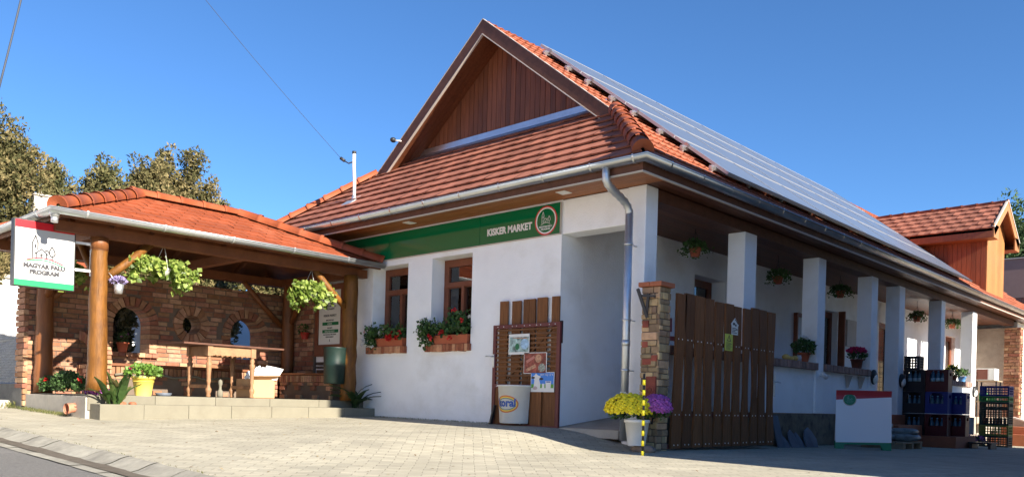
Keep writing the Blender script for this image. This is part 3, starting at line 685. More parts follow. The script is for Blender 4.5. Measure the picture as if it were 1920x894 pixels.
# ------------------------------------------------------------------ dormer (part of the roof)
DY, DW, DO = 15.95, .85, 1.3; DZ = 6.03; DS = .68; DC = 1/math.sqrt(1+DS*DS)
mb = MB(); z1 = DZ-DS*DW-.12; 
def xroof(z): return EX-(z-EZ)/TS
y = DY-DW
n = 0; x = 0.0
while x > -2.4:
    x2 = x-.11; zb0 = EZ+TS*(EX-x); zb1 = EZ+TS*(EX-x2)
    if zb0 < z1: mb.prism([(x-.003, y, zb0-.02), (x2+.003, y, zb1-.02), (x2+.003, y, z1), (x-.003, y, z1)], (0, .03, 0)); pass
    x = x2
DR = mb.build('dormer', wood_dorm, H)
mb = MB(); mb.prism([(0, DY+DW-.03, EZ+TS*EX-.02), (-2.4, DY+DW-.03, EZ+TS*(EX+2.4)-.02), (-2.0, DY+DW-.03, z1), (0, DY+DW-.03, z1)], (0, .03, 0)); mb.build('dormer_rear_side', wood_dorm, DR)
mb = MB(); yy = DY-DW
while yy < DY+DW-.01:
    y2 = min(yy+.115, DY+DW)
    def tp(v): return DZ-DS*abs(v-DY)-.14
    mb.prism([(.002, yy+.003, 3.5), (.002, y2-.003, 3.5), (.002, y2-.003, tp(y2-.003)), (.002, yy+.003, tp(yy+.003))], (.03, 0, 0)); yy = y2
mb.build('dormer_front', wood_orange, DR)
for sgn in (-1, 1):
    fr = Fr((.28 if sgn > 0 else -3.3, DY+sgn*DO, DZ-DS*DO), (-sgn, 0, 0), (0, -sgn*DC, DS*DC))
    mb = MB()
    Lf = 3.58
    if sgn < 0: lo = lambda b: min(Lf-.1, max(0, (-3.3*-1-3.3)+ (3.3+xroof(DZ-DS*DO+b*DS*DC))-.1)); hi = lambda b: Lf
    else: lo = lambda b: 0; hi = lambda b: .28-xroof(DZ-DS*DO+b*DS*DC)+.1
    tile_roof(mb, fr, lo, hi, DO/DC, course=.26, tw=.3); mb.build('dormer_tiles', tile_main if sgn > 0 else tile_front, DR)
    mb = MB(); e = Vector((0, DY+sgn*DO, DZ-DS*DO)); a = Vector((0, DY, DZ)); xa, xb = .25, -1.6
    mb.prism([(xa, e.y, e.z-.02), (xa, a.y, a.z-.02), (xa, a.y, a.z-.10), (xa, e.y, e.z-.10)], (-2.9, 0, 0)) if False else None
    xe = xroof(DZ-DS*DO-.2)
    mb.prism([(.25, e.y, e.z-.01), (.25, a.y, a.z-.01), (-2.9, a.y, a.z-.01), (xe, e.y, e.z-.01)], (0, 0, -.06))
    mb.box(xe, .25, e.y-.0 if sgn < 0 else e.y-.03, e.y+.03 if sgn < 0 else e.y, e.z-.21, e.z-.0)
    mb.box(xe, .25, min(e.y, DY+sgn*DW), max(e.y, DY+sgn*DW), e.z-.23, e.z-.212); mb.build('dormer_eave', wood_dorm, DR)
    mb = MB(); n_ = Vector((0, sgn*DS*DC, DC)); d_ = (a-e).normalized()
    q = [e+n_*.03, a+Vector((0, 0, .03)), a-Vector((0, 0, .22)), e-n_*.15-Vector((0, 0, .06))]
    mb.prism([Vector((.25, p.y, p.z)) for p in q], (.03, 0, 0)); mb.box(.25, .28, min(e.y, DY+sgn*DW), max(e.y, DY+sgn*DW), e.z-.23, e.z+.1); mb.build('dormer_bargeboard', wood_orange, DR)
    mb = MB(); q = [e+n_*.035, a+Vector((0, 0, .06)), a+Vector((0, 0, .02)), e+n_*.0]; mb.prism([Vector((.245, p.y, p.z)) for p in q], (.05, 0, 0)); mb.build('dormer_trim', trim_w, DR)
mb = MB(); caps(mb, (.27, DY, DZ-.03), (-3.0, DY, DZ-.03), .08, .36); mb.build('dormer_ridge', tile_cap, DR)
# ------------------------------------------------------------------ solar array
mt = Matrix(((0, -CS, SN), (1, 0, 0), (0, SN, CS)))   # columns: local x=+Y, local y=up slope, local z=normal
rotE = mt.to_euler()
PW, PH = 1.655, 1.065
T = thing('solar_array', 'long array of blue glass solar panels in four rows above the side roof tiles', 'solar panels', (-1.5, 7, 4.6))
def panel():
    mb = MB(); mb.box(.02, PW-.02, .02, PH-.02, -.006, .0); t = mb.build('solar_panel', panel_blue, T, local=True)
    mb = MB(); w = .013
    mb.box(0.004, PW-.004, .004, .004+w, -.035, .006); mb.box(.004, PW-.004, PH-.004-w, PH-.004, -.035, .006); mb.box(.004, .004+w, .004+w, PH-.004-w, -.035, .006); mb.box(PW-.004-w, PW-.004, .004+w, PH-.004-w, -.035, .006)
    mb.box(.03, PW-.03, .03, PH-.03, -.02, -.010)
    mb.build('frame', panel_frame, t, local=True)
    return t
pp = panel(); first = True
for row in range(4):
    for c in range(7):
        b = .30+row*1.075; y = 1.62+c*1.66
        p = fE.p(y, b, .130)-Vector((-1.5, 7, 4.6))
        if first: o = pp; first = False
        else: o = dup(pp, p); o.parent = T
        o.location = p; o.rotation_euler = rotE
for row in range(4):
    for k in (.22, .80):
        b = .30+row*1.075+k; mb = MB(); p0 = fE.p(1.50, b, .07); p1 = fE.p(13.35, b, .07); mb.beam(p0, p1, .04, .035, up=tuple(fE.n)); rl = mb.build('rail', zinc_dull, T)
        for i in range(0, 12, 1):
            if i > 3: break
            mb = MB(); q = fE.p(1.56+i*1.05, b, 0); mb.obox(q+fE.n*.05, fE.x, fE.y, fE.n, .02, .025, .05); mb.build('roof_hook', zinc_dull, rl)
        if k > .5: mb = MB(); q = fE.p(1.60, b, .12); mb.obox(q, fE.x, fE.y, fE.n, .02, .03, .03); mb.build('end_clamp', zinc, rl)
# mast with service wire on the skirt roof, small camera on the bargeboard
T = thing('service_mast', 'white metal mast with insulator rising from the front roof tiles', 'mast', (-5.92, .05, 3.87))
mb = MB(); mb.tube([(-5.92, .05, 3.80), (-5.925, .05, 4.2), (-5.95, .05, 4.45), (-5.95, .05, 4.66)], .028, 12); mb.build('pole', steel_white, T)
mb = MB(); mb.tube([(-5.95, .05, 4.66), (-5.95, .05, 4.70)], .036, 12); mb.build('cap', dark_metal, T)
mb = MB(); mb.box(-6.08, -5.76, -.16, .2, 3.70, 3.715) if False else None; mb.tube([(-5.92, .05, 3.84), (-5.92, .05, 3.95)], [.055, .032], 12); mb.obox((-5.92, -.02, 3.845), (1, 0, 0), (0, CS, SN), (0, -SN, CS), .13, .14, .006); mb.build('flashing', zinc_dull, T)
mb = MB(); mb.tube([(-5.95, .05, 4.53), (-6.03, .0, 4.50), (-6.1, -.06, 4.55)], .012, 6); mb.tube([(-6.08, -.05, 4.54), (-6.14, -.09, 4.59)], .028, 10); mb.build('insulator', dark_metal, T)
mb = MB(); a = Vector((-6.14, -.09, 4.59)); b = Vector((-3.9, -7.2, 8.4)); pts = [a.lerp(b, i/24)-Vector((0, 0, .25*math.sin(math.pi*i/24))) for i in range(25)]
mb.tube(pts, .0035, 5); o = tag(mb.build('service_wire', mat('wire_grey', (.05, .06, .08), .7)), 'thin overhead wire running from the roof mast to the left across the sky', 'wire')
mb = MB(); a = Vector((-3.9, -5.2, 8.3)); b = Vector((-4.02, -5.80, 3.4)); pts = [a.lerp(b, i/12)+Vector((.0, .10*math.sin(math.pi*i/12), 0)) for i in range(13)]; mb.tube(pts, .010, 6); mb.tube([Vector((-3.9, -5.35, 8.3)), pts[3]], .008, 6); tag(mb.build('pole_cable', MATS['wire_grey']), 'dark cables dropping beside the pole at the upper left corner', 'cable')
T = thing('utility_pole', 'pale concrete utility pole at the left edge of the picture', 'pole', (-3.98, -5.98, -.1))
mb = MB(); mb.tube([(-4.06, -5.985, -.2), (-4.0, -5.98, 3), (-3.96, -5.97, 9)], [.15, .135, .11], 14); mb.build('shaft', concrete, T)
mb = MB(); mb.box(-4.1, -3.8, -7.3, -4.9, 8.2, 8.3); mb.build('crossarm', dark_metal, T)
T = thing('security_camera', 'small black camera on the left slope of the gable board', 'camera', (-5.83, .84, 5.02))
mb = MB(); mb.ball((-5.86, .80, 5.06), .05, .06, .045, 10, 6); mb.build('camera_body', black_p, T)
mb = MB(); mb.tube([(-5.84, .81, 5.05), (-5.72, .87, 5.03)], .012, 6); mb.build('arm', steel_white, T)
# ------------------------------------------------------------------ garden pavilion
def flowerball(mb, c, s, n=9):
    for i in range(n): mb.leaf(Vector(c)+Vector((random.gauss(0, 1), random.gauss(0, 1), random.gauss(0, 1))).normalized()*s*.5, s*.6, w=1.0)
def bush(mb, c, rx, ry, rz, n, size, w=.8, low=-1, shell=.55, updir=0.3):
    for i in range(n):
        v = Vector((random.gauss(0, 1), random.gauss(0, 1), random.gauss(0, 1))).normalized()
        if v.z < low: v.z = -v.z
        k = shell+(1-shell)*random.random()**.6
        d = (v+Vector((random.gauss(0, .6), random.gauss(0, .6), random.gauss(0, .6)+updir)))
        mb.leaf((c[0]+v.x*rx*k, c[1]+v.y*ry*k, c[2]+v.z*rz*k), size*random.uniform(.6, 1.3), d, v+Vector((random.gauss(0, .5), random.gauss(0, .5), random.gauss(0, .5))), w)
TZ = .50      # terrace level
PV = thing('garden_pavilion', 'open timber pavilion with orange tiled hipped roof on log posts', 'pavilion', (-6.6, -2.3, TZ))
def log(mb, pts, rad, n=14, seed=0):
    rnd = random.Random(seed); P2 = []; R2 = []; K = 14
    pts = [Vector(p) for p in pts]
    for i in range(K+1):
        t = i/K*(len(pts)-1); j = min(int(t), len(pts)-2); f = t-j
        P2.append(pts[j].lerp(pts[j+1], f)+Vector((rnd.uniform(-.006, .006), rnd.uniform(-.006, .006), 0)))
        r0 = rad[j]*(1-f)+rad[j+1]*f; R2.append(r0*(1+rnd.uniform(-.035, .035)))
    mb.tube(P2, R2, n)
mb = MB(); log(mb, [(-5.45, -4.20, TZ+.05), (-5.44, -4.20, 1.1), (-5.45, -4.205, 1.9), (-5.45, -4.205, 2.50)], [.128, .112, .102, .098], 16, 3)
o = mb.build('front_post', wood_log, PV); mb = MB(); mb.tube([(-5.45, -4.205, 2.33), (-5.45, -4.205, 2.335)], .106, 16, caps=False); mb.tube([(-5.45, -4.205, 2.34), (-5.45, -4.205, 2.5)], .107, 16); mb.build('post_band', wood_logdk, o)
mb = MB(); log(mb, [(-5.38, -.36, TZ), (-5.38, -.36, 1.5), (-5.38, -.36, 2.50)], [.125, .12, .115], 14, 4); mb.build('front_post', wood_log, PV)
mb = MB(); log(mb, [(-7.62, -4.13, TZ), (-7.62, -4.13, 1.5), (-7.62, -4.13, 2.50)], [.125, .118, .112], 14, 5); mb.build('rear_post', wood_logdk, PV)
mb = MB(); log(mb, [(-7.52, -.15, TZ+.4), (-7.52, -.15, 1.5), (-7.52, -.15, 2.50)], [.11, .11, .105], 12, 6); mb.build('rear_post', wood_logdk, PV)
def brace(p, q, rad, mt_=wood_logdk):
    mb = MB(); mb.tube([p, Vector(p).lerp(Vector(q), .5)+Vector((0, 0, -.02)), q], [rad, rad*1.05, rad*.95], 10); mb.build('brace', mt_, PV)
brace((-5.45, -4.14, 1.98), (-5.45, -3.55, 2.52), .052, wood_log); brace((-5.38, -.42, 1.95), (-5.42, -1.0, 2.50), .05, wood_log)
brace((-7.6, -.25, 1.8), (-7.6, -1.0, 2.50), .045); brace((-5.5, -4.2, 1.98), (-6.1, -4.2, 2.5), .05, wood_log)
brace((-7.6, -4.1, 1.85), (-7.6, -3.4, 2.5), .05); brace((-7.45, -.15, 1.85), (-6.9, -.15, 2.5), .045); brace((-7.55, -4.13, 1.9), (-6.95, -4.13, 2.5), .05)
for p, q, w, h in (((-5.43, -4.75, 2.56), (-5.43, -.05, 2.56), .13, .13), ((-7.66, -4.75, 2.56), (-7.66, -.05, 2.56), .13, .13),
                   ((-5.37, -4.2, 2.56), (-8.0, -4.2, 2.56), .12, .124), ((-5.36, -.2, 2.56), (-7.6, -.2, 2.56), .12, .124), ((-5.36, -2.2, 2.56), (-7.6, -2.2, 2.56), .12, .124)):
    mb = MB(); mb.beam(p, q, w, h); mb.build('beam', wood_beam, PV)
PX, PE, PZ, PT = -5.03, -4.84, 2.70, .425; PCS = 1/math.sqrt(1+PT*PT); PSN = PT*PCS; PXB = -8.27; PM = (PX+PXB)/2; PH_ = (PX-PXB)/2; PN = -.02
PRZ = PZ+PT*PH_
mb = MB(); off = -.035
A = (PX, PE, PZ+off); B = (PX, PN, PZ+off); Cc = (PXB, PN, PZ+off); D = (PXB, PE, PZ+off); E1 = (PM, PE+PH_, PRZ+off); E2 = (PM, PN-PH_, PRZ+off)
for q in ([A, B, E2, E1], [B, Cc, E2], [Cc, D, E1, E2], [D, A, E1]): mb.prism(q, (0, 0, .02))
mb.build('roof_boards', wood_beam, PV)
for i in range(8):
    y = PE+.35+i*.6
    t = min(1, (y-PE)/PH_, (PN-y)/PH_)
    mb = MB(); mb.beam((PX-.14, y, PZ-.085+PT*.14), (PX-PH_*t, y, PZ-.085+PT*PH_*t), .07, .09); mb.build('rafter', wood_beam, PV)
    mb = MB(); mb.beam((PXB-.02, y, PZ-.09), (PXB+PH_*t, y, PZ-.09+PT*PH_*t), .07, .09); mb.build('rafter', wood_beam, PV)
L_ = PN-PE
f1 = Fr((PX, PE, PZ), (0, 1, 0), (-PCS, 0, PSN)); f2 = Fr((PXB, PE, PZ), (1, 0, 0), (0, PCS, PSN)); f3 = Fr((PX, PN, PZ), (-1, 0, 0), (0, -PCS, PSN)); f4 = Fr((PXB, PN, PZ), (0, -1, 0), (PCS, 0, PSN))
for fr, LL in ((f1, L_), (f2, 2*PH_), (f3, 2*PH_), (f4, L_)):
    mb = MB(); tile_roof(mb, fr, lambda b: b*PCS, lambda b: LL-b*PCS, PH_/PCS, course=.225, tw=.27, amp=.004, roll=2, seg=6, rise=.016); mb.build('roof_tiles', tile_pav, PV)
for p, q in (((PX, PE, PZ+.03), E1), ((PX, PN, PZ+.03), E2), ((PXB, PE, PZ+.03), E1), ((PXB, PN, PZ+.03), E2)):
    mb = MB(); q = Vector(q)+Vector((0, 0, .06)); caps(mb, p, q, .108, .34); mb.build('hip_caps', tile_cap, PV)
mb = MB(); caps(mb, (PM, PE+PH_-.1, PRZ+.03), (PM, PN-PH_+.1, PRZ+.03), .095, .36); mb.build('ridge_caps', tile_cap, PV)
mb = MB(); mb.box(PX-.05, PX-.025, PE+.02, PN, PZ-.085, PZ-.03); mb.box(PXB+.02, PX-.05, PE+.025, PE+.05, PZ-.10, PZ-.03); mb.box(PXB+.005, PXB+.03, PE+.02, PN, PZ-.14, PZ-.02); mb.build('fascia', wood_beam, PV)
mb = MB(); g1 = Vector((PX+.055, PE-.055, PZ-.015)); gutter(mb, [(PXB-.05, PE-.055, PZ-.015), g1, (PX+.055, PN+.0, PZ-.015)], .062)
gutter_rings(mb, g1+Vector((0, .2, 0)), (PX+.055, PN, PZ-.015), .068, .95); gutter_rings(mb, (PXB, PE-.055, PZ-.015), g1-Vector((.2, 0, 0)), .068, .9)
mb.build('gutter', zinc_dull, PV)
mb = MB(); mb.tube([g1+Vector((-.06, .02, -.02)), g1+Vector((-.06, .02, -.10))], [.075, .045], 12); mb.tube([g1+Vector((-.06, .02, -.09)), g1+Vector((-.06, .02, -.16))], .04, 12); mb.build('gutter_outlet', zinc_dull, PV)
mb = MB(); gutter(mb, [(PXB-.055, PN, PZ-.015), (PXB-.055, PE, PZ-.015)], .052); mb.build('rear_gutter', zinc_dull, PV)
# ---- terrace
T = thing('stone_terrace', 'low terrace with pale stone slab edge and one step under the pavilion', 'terrace', (-6.4, -2.2, .2))
mb = MB(); mb.box(-8.3, -5.50, -4.26, -.005, -.1, .462); mb.build('terrace_base', concrete, T)
mb = MB()
ys = [-4.30+.86*i for i in range(6)]; ys[-1] = -.004
for i in range(5): mb.box(-5.70, -5.44, ys[i]+.002, ys[i+1]-.002, .3, TZ)
mb.build('upper_edge', stepstone, T, bevel=.006)
mb = MB(); mb.box(-8.1, -5.702, -4.2, -.005, .464, .497); mb.build('paving_slabs', stepstone, T)
mb = MB(); ys = [-3.72, -3.12, -2.5, -1.87, -1.25, -.6, -.004]
for i in range(6): mb.box(-5.44, -5.13, ys[i]+.002, ys[i+1]-.002, .02, .385)
mb.build('lower_step', stepstone, T, bevel=.006)
mb = MB(); mb.box(-5.18, -5.12, -4.27, -3.724, .02, .386); mb.box(-5.6, -5.182, -4.27, -4.21, .02, .386); mb.build('corner_planter', stepstone, T, bevel=.005)
mb = MB(); mb.box(-5.43, -5.185, -4.205, -3.73, .1, .365); mb.build('planter_soil', soil, T)
mb = MB(); x = -8.28
while x < -5.62:
    mb.box(x+.003, min(x+.5, -5.46), -4.32, -4.262, 0, .478); x += .5
mb.build('side_slabs', concrete, T, bevel=.004)
mb = MB(); mb.box(-8.2, -5.5, -4.25, -4.0, .40, .49); mb.build('bed_soil', soil, T)
o = MB(); o.tube([(-5.83, -4.30, .33), (-5.80, -4.42, .31)], [.062, .062], 18, caps=False); o.tube([(-5.83, -4.30, .33), (-5.80, -4.42, .31)], [.055, .055], 18, caps=False); o.tube([(-5.802, -4.405, .31), (-5.798, -4.43, .31)], .07, 18, caps=False)
o = recenter(o.build('drain_pipe', mat('pipe_orange', (.48, .20, .12), .5)))
tag(o, 'short open end of a salmon plastic drain pipe poking out of the terrace side', 'pipe')
# ---- brick wall with arched openings
XB = -7.75
BW_ = thing('brick_wall', 'old brick garden wall with two arched windows and a round opening behind the pavilion', 'wall', (XB, -2.2, .2))
fB = Fr((XB, 0, 0), (0, 1, 0), (0, 0, 1))
holes = [arch(-2.83, .29, 1.17, 1.62), circ(-1.845, 1.69, .165), arch(-.86, .29, 1.17, 1.60)]
def inh(a, z):
    for c, spz in ((-2.83, 1.62), (-.86, 1.60)):
        if abs(a-c) < .44 and 1.14 < z < spz: return True
        if math.hypot(a-c, z-spz) < .455 and z >= spz: return True
    return math.hypot(a+1.845, z-1.69) < .325
mb = MB(); plate(mb, rect(-4.33, -.005, 0.2, 2.36), holes, Fr((XB-.012, 0, 0), (0, 1, 0), (0, 0, 1)), .34); mb.build('mortar', mortar, BW_)
mb = MB(); brick_faces(mb, XB-.3, XB, -4.33, -.03, .45, 2.37, bh=.074, bw=.225, faces='E', prot=.0, jit=.011, skip=inh); mb.build('brickwork', brick_mix, BW_, bevel=.006)
mb = MB(); z = .3
while z < 2.37: h = .082*random.uniform(.9, 1.1); mb.box(XB-.34, XB+.01, -4.36+random.uniform(-.015, .01), -4.30, z+.005, z+h-.006); z += h
mb.build('end_bricks', brick_mix, BW_, bevel=.006)
def ring(cy, cz, r0, r1, a0, a1, n, x0=XB-.34, x1=XB+.022):
    mb = MB()
    for i in range(n):
        b0 = a0+(a1-a0)*i/n+.02; b1 = a0+(a1-a0)*(i+1)/n-.02; j = random.uniform(-.008, .01)
        q = [(x0, cy+r*math.cos(b), cz+r*math.sin(b)) for r, b in ((r0, b0), (r1+j, b0), (r1+j, b1), (r0, b1))]; mb.prism(q, (x1-x0+j, 0, 0))
    mb.build('arch_bricks', brick_mix, BW_, bevel=.005)
ring(-2.83, 1.62, .285, .43, 0, math.pi, 13); ring(-.86, 1.60, .285, .43, 0, math.pi, 13); ring(-1.845, 1.69, .16, .31, 0, 2*math.pi, 18)
for c, spz in ((-2.83, 1.62), (-.86, 1.60)):
    for sg in (-1, 1):
        mb = MB(); z = 1.17
        while z < spz-.01: h = min(.078, spz-z); a, b = sorted((c+sg*.285, c+sg*(.43+random.uniform(-.03, .02)))); mb.box(XB-.34, XB+.02, a, b, z+.004, z+h-.004); z += h
        mb.build('jamb_bricks', brick_mix, BW_, bevel=.005)
    mb = MB(); 
    for i in range(8): mb.box(XB-.1, XB+.07, c-.42+i*.105, c-.32+i*.105, 1.10, 1.165+random.uniform(-.005, .005))
    mb.build('sill_bricks', brick_mix, BW_, bevel=.005)
# return wall along the shop (y = 0)
mb = MB(); mb.box(-7.75, -6.85, -.04, .25, .3, 2.36); o = mb.build('return_wall', mortar, BW_)
mb = MB(); brick_faces(mb, -7.74, -6.86, -.05, .2, .5, 2.36, bh=.082, bw=.27, faces='S', prot=.01, jit=.01); mb.build('return_bricks', brick_mix, o, bevel=.006)
# benches in brick
BN = thing('brick_bench', 'built-in brick bench with arched niches and wooden seat along the pavilion wall', 'bench', (-7.5, -2, TZ))
mb = MB(); mb.box(-7.73, -7.33, -3.3, -.45, TZ, .93); mb.build('bench_core', mortar, BN)
mb = MB(); y = -3.3
def nich(a, z): return any(abs(a-c) < .21 and z < .70+.08*math.cos((a-c)/.21*1.57) for c in (-2.9, -2.35, -1.8, -1.25))
brick_faces(mb, -7.7, -7.33, -3.3, -.45, TZ, .80, bh=.075, bw=.16, faces='E', prot=.02, jit=.012, skip=nich)
while y < -.5: mb.box(-7.36, -7.29+random.uniform(-.01, .01), y+.004, y+.062, .80, .925); y += .068
mb.build('bench_front', brick_mix, BN, bevel=.005)
mb = MB(); P2 = [(-7.29, -3.25+i*.1, .80+.018*math.sin(i*1.15)+random.uniform(-.006, .006)) for i in range(28)]; mb.tube(P2, .02, 6); mb.build('stone_moulding', stepstone, BN)
mb = MB(); mb.box(-7.72, -7.26, -3.32, -.42, .932, .975); mb.build('seat', wood_beam, BN, bevel=.005)
mb = MB(); mb.box(-7.3, -5.75, -.42, -.06, TZ, .86); mb.build('return_core', mortar, BN)
mb = MB(); nich2 = lambda a, z: any(abs(a-c) < .2 and z < .68+.08*math.cos((a-c)/.2*1.57) for c in (-6.95, -6.45, -5.98))
brick_faces(mb, -7.25, -5.72, -.44, -.1, TZ, .79, bh=.075, bw=.16, faces='S', prot=.02, jit=.01, skip=nich2)
x = -7.25
while x < -5.75: mb.box(x+.004, x+.06, -.47, -.4, .79, .90); x += .066
mb.build('return_front', brick_mix, BN, bevel=.005)
mb = MB(); mb.box(-7.26, -5.70, -.49, -.06, .905, .94); mb.build('return_seat', wood_beam, BN, bevel=.005)
OV = thing('brick_oven', 'rounded brick buttress oven at the left end of the garden wall', 'oven', (-7.4, -3.75, TZ))
mb = MB()
for i in range(11):
    a0 = math.pi/2*(i/11); a1 = math.pi/2*((i+1)/11)-.02
    q = [(-7.72+.62*math.cos(a)*1, -3.62, .95+.50*math.sin(a)) for a in (a0, a1)]+[(-7.72+.47*math.cos(a), -3.62, .95+.36*math.sin(a)) for a in (a1, a0)]
    mb.prism(q, (0, .26+random.uniform(-.01, .01), 0))
mb.build('arch_ring', brick_mix, OV, bevel=.005)
mb = MB(); mb.box(-7.72, -7.14, -3.60, -3.4, TZ, .94); brick_faces(mb, -7.72, -7.12, -3.62, -3.36, TZ, .94, bh=.075, bw=.2, faces='SE', prot=.01); mb.build('oven_base', brick_mix, OV)
# ---- table
TB = thing('antique_table', 'carved wooden table with oversized thin dark top on the terrace', 'table', (-6.2, -2.05, TZ))
mb = MB(); mb.box(-6.75, -5.93, -2.83, -1.20, 1.262, 1.29); mb.build('table_top', wood_barge, TB, bevel=.004)
mb = MB(); mb.box(-6.0, -5.975, -2.40, -1.72, 1.12, 1.255); mb.box(-6.62, -6.595, -2.40, -1.72, 1.12, 1.255); mb.box(-6.60, -6.0, -2.43, -2.405, 1.12, 1.255); mb.box(-6.60, -6.0, -1.72, -1.695, 1.12, 1.255)
for k in range(7): mb.lathe((-5.975, -2.3+.08*k, 1.12), [(0, -.02-.015*(k % 2)), (.03, 0), (.03, .01)], 8)
mb.build('apron', wood_table, TB)
prof = [(.028, 0), (.035, .02), (.028, .05), (.045, .09), (.045, .12), (.026, .15), (.022, .19), (.034, .24), (.030, .30), (.040, .46), (.046, .50), (.026, .53), (.040, .56), (.028, .59), (.028, .62)]
for lx, ly in ((-6.0, -2.41), (-6.0, -1.71), (-6.6, -2.41), (-6.6, -1.71)):
    mb = MB(); mb.lathe((lx, ly, TZ), prof, 14); mb.box(lx-.04, lx+.04, ly-.04, ly+.04, 1.11, 1.26); mb.build('leg', wood_table, TB)
mb = MB(); mb.beam((-6.6, -1.71, .66), (-6.0, -1.71, .66), .04, .05); mb.beam((-6.6, -2.41, .66), (-6.0, -2.41, .66), .04, .05); mb.build('stretcher', wood_table, TB)
# cardboard box with rubbish
BX = thing('cardboard_box', 'open cardboard box under the right end of the carved table', 'box', (-6.3, -1.47, TZ))
mb = MB(); t = .008
for (a, b, c, d) in ((-6.5, -6.1, -1.69, -1.69+t), (-6.5, -6.1, -1.25-t, -1.25), (-6.5, -6.5+t, -1.68, -1.26), (-6.1-t, -6.1, -1.68, -1.26)): mb.box(a, b, c, d, TZ+.003, .80)
mb.box(-6.5, -6.1, -1.69, -1.25, TZ, TZ+.01); mb.build('carton', paper_brown, BX)
mb = MB(); mb.prism([(-6.1, -1.69, .80), (-6.1, -1.25, .80), (-5.98, -1.22, .86), (-5.98, -1.72, .84)], (0, 0, .006)); mb.build('flap', paper_brown, BX)
for nm, lab, c, s, col in (('plastic_bag', 'crumpled white plastic bag sticking out of the cardboard box', (-6.22, -1.42, .88), .14, plastic_bag), ('plastic_bag', 'pale blue folded plastic packet at the left side of the cardboard box', (-6.2, -1.62, .84), .09, plastic_bag)):
    mb = MB(); mb.ball(c, s*.8, s*.95, s*.85, 16, 10)
    for q in range(len(mb.v)): k_ = 1+random.uniform(-.3, .22); mb.v[q] = tuple(c[w_]+(mb.v[q][w_]-c[w_])*k_ for w_ in range(3))
    mb.sm = [False]*len(mb.sm)
    tag(recenter(mb.build(nm, col)), lab, 'plastic bag')
mb = MB()
for i in range(5): p_ = Vector((-6.13+.012*i, -1.38+.02*i, .80)); d2 = Vector((.1, .25+.1*i, 1)).normalized(); s2 = Vector((.2, 1, -.25)).normalized(); mb.prism([p_-s2*.06, p_+s2*.06, p_+s2*.055+d2*.22, p_-s2*.065+d2*.21], (-.003, 0, 0))
tag(recenter(mb.build('newspaper', sign_white)), 'bundle of white papers standing up in the cardboard box', 'papers')
mb = MB(); mb.lathe((-5.95, -2.25, TZ), [(.035, 0), (.045, .03), (.04, .09), (.02, .12), (.02, .17), (.032, .2), (.028, .25), (.0, .27)], 12)
tag(recenter(mb.build('ornament', stepstone)), 'small pale turned ornament standing on the terrace beneath the table', 'ornament')
# ---- planters on the terrace
def pot(mb, c, r0, r1, h, rim=.012):
    mb.lathe(c, [(r0, 0), (r0, 0.002), (r1, h*.88), (r1+rim, h*.88), (r1+rim, h), (r1-.008, h), (r1-.014, h*.86), (.0, h*.86)], 24)
Y = thing('yellow_planter', 'bright yellow bucket planted with bushy green geranium at the terrace edge', 'planter', (-5.62, -3.53, TZ))
mb = MB(); pot(mb, (-5.62, -3.53, TZ), .10, .14, .26); mb.build('bucket', pot_yellow, Y)
mb = MB(); mb.tube([(-5.62+.135*math.cos(a*.1), -3.53+.135*math.sin(a*.1), TZ+.19) for a in range(64)], .004, 5); mb.build('band', pot_yellow, Y)
mb = MB(); bush(mb, (-5.62, -3.53, .80), .20, .22, .10, 620, .055, .9, -.3); mb.build('foliage', mat('leaf_bright', (.13, .24, .04), .5, rnd=.4, trans=.3), Y)
mb = MB(); flowerball(mb, (-5.55, -3.72, .86), .04, 14); flowerball(mb, (-5.5, -3.42, .80), .03, 10); mb.build('flowers', fl_pink, Y)
CN = thing('canna_plant', 'upright canna with broad green and purplish leaves in the corner planter', 'plant', (-5.3, -4.02, .36))
mb = MB()
for i in range(16):
    a = random.uniform(0, 6.28); b = Vector((-5.3+random.uniform(-.06, .06), -4.02+random.uniform(-.09, .09), .36)); lean = random.uniform(.12, .55); L = random.uniform(.28, .50)
    d = Vector((math.cos(a)*lean, math.sin(a)*lean, 1)).normalized(); s_ = d.cross(Vector((math.sin(a), -math.cos(a), .2))).normalized(); r = random.random(); w = random.uniform(.035, .055)
    pr = None
    s_ = Vector((-math.sin(a), math.cos(a), 0))
    for k in range(7):
        t = k/6; c = b+d*L*t+Vector((math.cos(a), math.sin(a), -.3))*(.16*t**3); ww = w*(math.sin(math.pi*min(1, (t*.85+.12)))**.8) if t > .25 else w*.3; cur = (c-s_*ww, c+Vector((0, 0, -.012)), c+s_*ww)
        if pr: mb.poly([pr[0], pr[1], cur[1], cur[0]], r, True); mb.poly([pr[1], pr[2], cur[2], cur[1]], r, True)
        pr = cur
mb.build('leaves', leaf_canna, CN)
mb = MB()
for i in range(5): mb.ball((-5.33+random.uniform(-.05, .08), -3.86+random.uniform(-.1, .1), .39), .035, .04, .03)
mb.build('pebbles', terra, CN)
BS = []
for (c, r, lab, fc) in (((-5.85, -4.18, .59), (.14, .17, .12), 'low green shrub with a red bloom at the foot of the left log post', fl_red), ((-6.6, -4.15, .62), (.40, .16, .17), 'low dense dark green shrub between the two left posts', None), ((-7.3, -4.12, .60), (.2, .15, .14), 'small shrub with a red flower beside the rear left post', fl_red)):
    o = thing('low_shrub', lab, 'shrub', (c[0], c[1], .49), 'shrubs in the terrace bed')
    mb = MB(); bush(mb, c, *r, int(3600*r[0]), .045, .7, -.5, .3, .6); mb.build('foliage', leaf_shrub, o)
    if fc: mb = MB(); flowerball(mb, (c[0]+.08, c[1]-.1, c[2]+.09), .045, 16); mb.build('flower', fc, o)
mb = MB()
